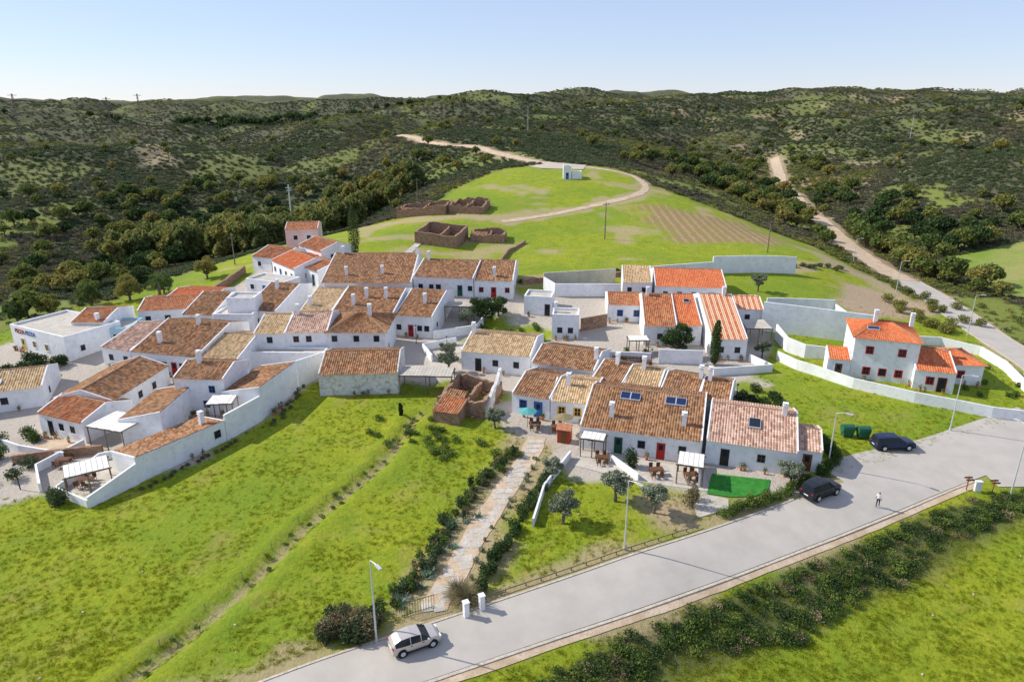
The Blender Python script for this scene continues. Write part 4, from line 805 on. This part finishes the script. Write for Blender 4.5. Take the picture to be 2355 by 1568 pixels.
def wood(name,pts,smin,smax,t,cn):
    x,y=pts[:,0],pts[:,1];k=roadfree(x,y)&((sdp(x,y,GREEN)<-1)|(y<60))&(y>60)&(~inpoly(x,y,GFR));x=x[k];y=y[k];instancer(name,np.stack([x,y,H(x,y)-.1],1),smin+(smax-smin)*rng.random(len(x)),t,cn)
wood('eucalyptus_grove',clusters([(-85,215,12,10,90),(-66,235,8,14,70),(-72,196,6,8,30),(-105,200,8,8,36),(-60,265,10,10,30)]),7,12,tmpl_tree('euc',True),'eucalyptus_tree')
wood('oak_woodland',clusters([(-130,240,30,20,60),(-150,290,30,20,40),(-90,290,30,25,40),(100,190,5,30,40),(88,260,10,30,60),(110,320,25,30,60),(140,400,30,50,60),(118,165,8,14,20),(135,210,14,25,30),(100,150,4,8,8),(-40,285,15,25,24),(-110,160,14,14,10),(-88,150,8,14,14)]),3.5,7.5,tmpl_tree('oak'),'oak_tree')
wood('holm_oak_woodland',clusters([(120,250,14,30,30),(125,195,10,14,16),(-140,260,30,25,20),(100,290,15,30,30),(-100,178,14,10,10)]),4,7.5,tmpl_tree('leafd'),'holm_oak_tree')
wood('distant_trees',np.concatenate([clusters([(200,500,120,80,60),(150,700,120,60,50),(500,620,60,10,26),(350,680,60,20,26),(-150,500,100,80,40)]),np.stack([rng.uniform(-330,420,160),rng.uniform(280,700,160)],1)]),3,5.5,tmpl_tree('oak',False,500,.1),'distant_tree')
wood('distant_trees',clusters([(-280,800,80,16,140)]),7,11,tmpl_tree('leafd',False,500,.1),'distant_tree')
x=rng.uniform(-4,75,12000);y=rng.uniform(30,66,12000)
dr_=dline(x,y,ROAD);k=inpoly(x,y,[(-6,33),(12,44.5),(34,56),(56,65),(64,60),(36,46),(12,30)])&(dr_>4.3)&(dr_<8.4+vn(x/4,y/4,31)*1.9)&(rng.random(len(x))<.6)&(dline(x,y,BR)>5)
x=x[k];y=y[k];ks=rng.random(len(x))
for nm,lo_,hi_,mt in (('roadside_scrub',0,.45,'leafd'),('roadside_weeds',.45,.92,'hedge'),('roadside_dry_brush',.92,1,'dry')):
    q=(ks>=lo_)&(ks<hi_);instancer(nm,np.stack([x[q],y[q],H(x[q],y[q])-.1],1),.3+.6*rng.random(q.sum()),tmpl_shrub(190,.11,mt),'bush')
def tuft(n,hh,mat):
    mb=MB()
    for k in range(n):
        a=random.uniform(0,6.28);r=random.uniform(0,.5);b=(r*math.cos(a),r*math.sin(a));l=random.uniform(.5,1)*hh;w=.035;c=random.uniform(0,6.28);dx,dy=w*math.cos(c),w*math.sin(c);lean=(random.uniform(-.5,.5)*l,random.uniform(-.5,.5)*l)
        mb.face([(b[0]-dx,b[1]-dy,0),(b[0]+dx,b[1]+dy,0),(b[0]+lean[0],b[1]+lean[1],l)])
    return mb.obj('tuft',[mat])
N=70000;y=28*(125/28)**rng.random(N);x=(rng.random(N)*2-1)*(.82*y+6)
k=roadfree(x,y)&(~inpoly(x,y,VILL))&(~footmask(x,y))&(sdp(x,y,GREEN)>0)&(dline(x,y,GP)>1.4)&(dline(x,y,DITCH)>.5)&(rng.random(N)<.5+.5*vn(x/3,y/3,40)+.25*vn(x/1.2,y/1.2,41))
k&=~inpoly(x,y,[(21.6,65.0),(27.4,63.6),(26.6,61.9),(24.8,60.7),(22.4,60.6),(20,61.1)])
x=x[k];y=y[k];P3=np.stack([x,y,H(x,y)-.02],1);instancer('field_grass',P3,.28+.4*rng.random(len(x)),tuft(26,.36,'tuft'),'grass_tuft')
mb=MB()
for k in range(40):
    x=random.uniform(-60,60);y=random.uniform(32,60)
    if dline(np.array([x]),np.array([y]),ROAD)[0]<5: continue
    s_=random.uniform(.05,.16);mb.box((x,y,h(x,y)+.03),(s_*1.5,s_,s_*.7),0,random.uniform(0,3))
mb.obj('field_stones',['kerb'])
# ---------------------------------------------------------------- camera, light, sky
cam=bpy.data.cameras.new('camera');co=bpy.data.objects.new('camera',cam);COL.objects.link(co)
cam.lens=24;cam.sensor_width=36;cam.clip_end=9000;co.location=(0,0,38);co.rotation_euler=(math.radians(90-19.1),0,0);SC.camera=co
w=bpy.data.worlds.new('World');SC.world=w;w.use_nodes=True;nt=w.node_tree
sk=nt.nodes.new('ShaderNodeTexSky');sk.sky_type='NISHITA';sk.sun_disc=False;sk.sun_elevation=math.radians(39);sk.sun_rotation=math.radians(284.5);sk.altitude=0;sk.air_density=1.0;sk.dust_density=0;sk.ozone_density=3
mx=mixc(nt,.5,sk.outputs[0],(4.9,5.6,8.2))
nt.links.new(mx,nt.nodes['Background'].inputs[0]);nt.nodes['Background'].inputs[1].default_value=.13
l=bpy.data.lights.new('sun','SUN');lo=bpy.data.objects.new('sun',l);COL.objects.link(lo);l.energy=5;l.angle=.009;l.color=(1,.96,.87)
el=math.radians(39);d=Vector((-.968*math.cos(el),.25*math.cos(el),math.sin(el)));lo.rotation_euler=d.to_track_quat('Z','Y').to_euler()
SC.view_settings.view_transform='Standard';SC.view_settings.look='None';SC.view_settings.exposure=0
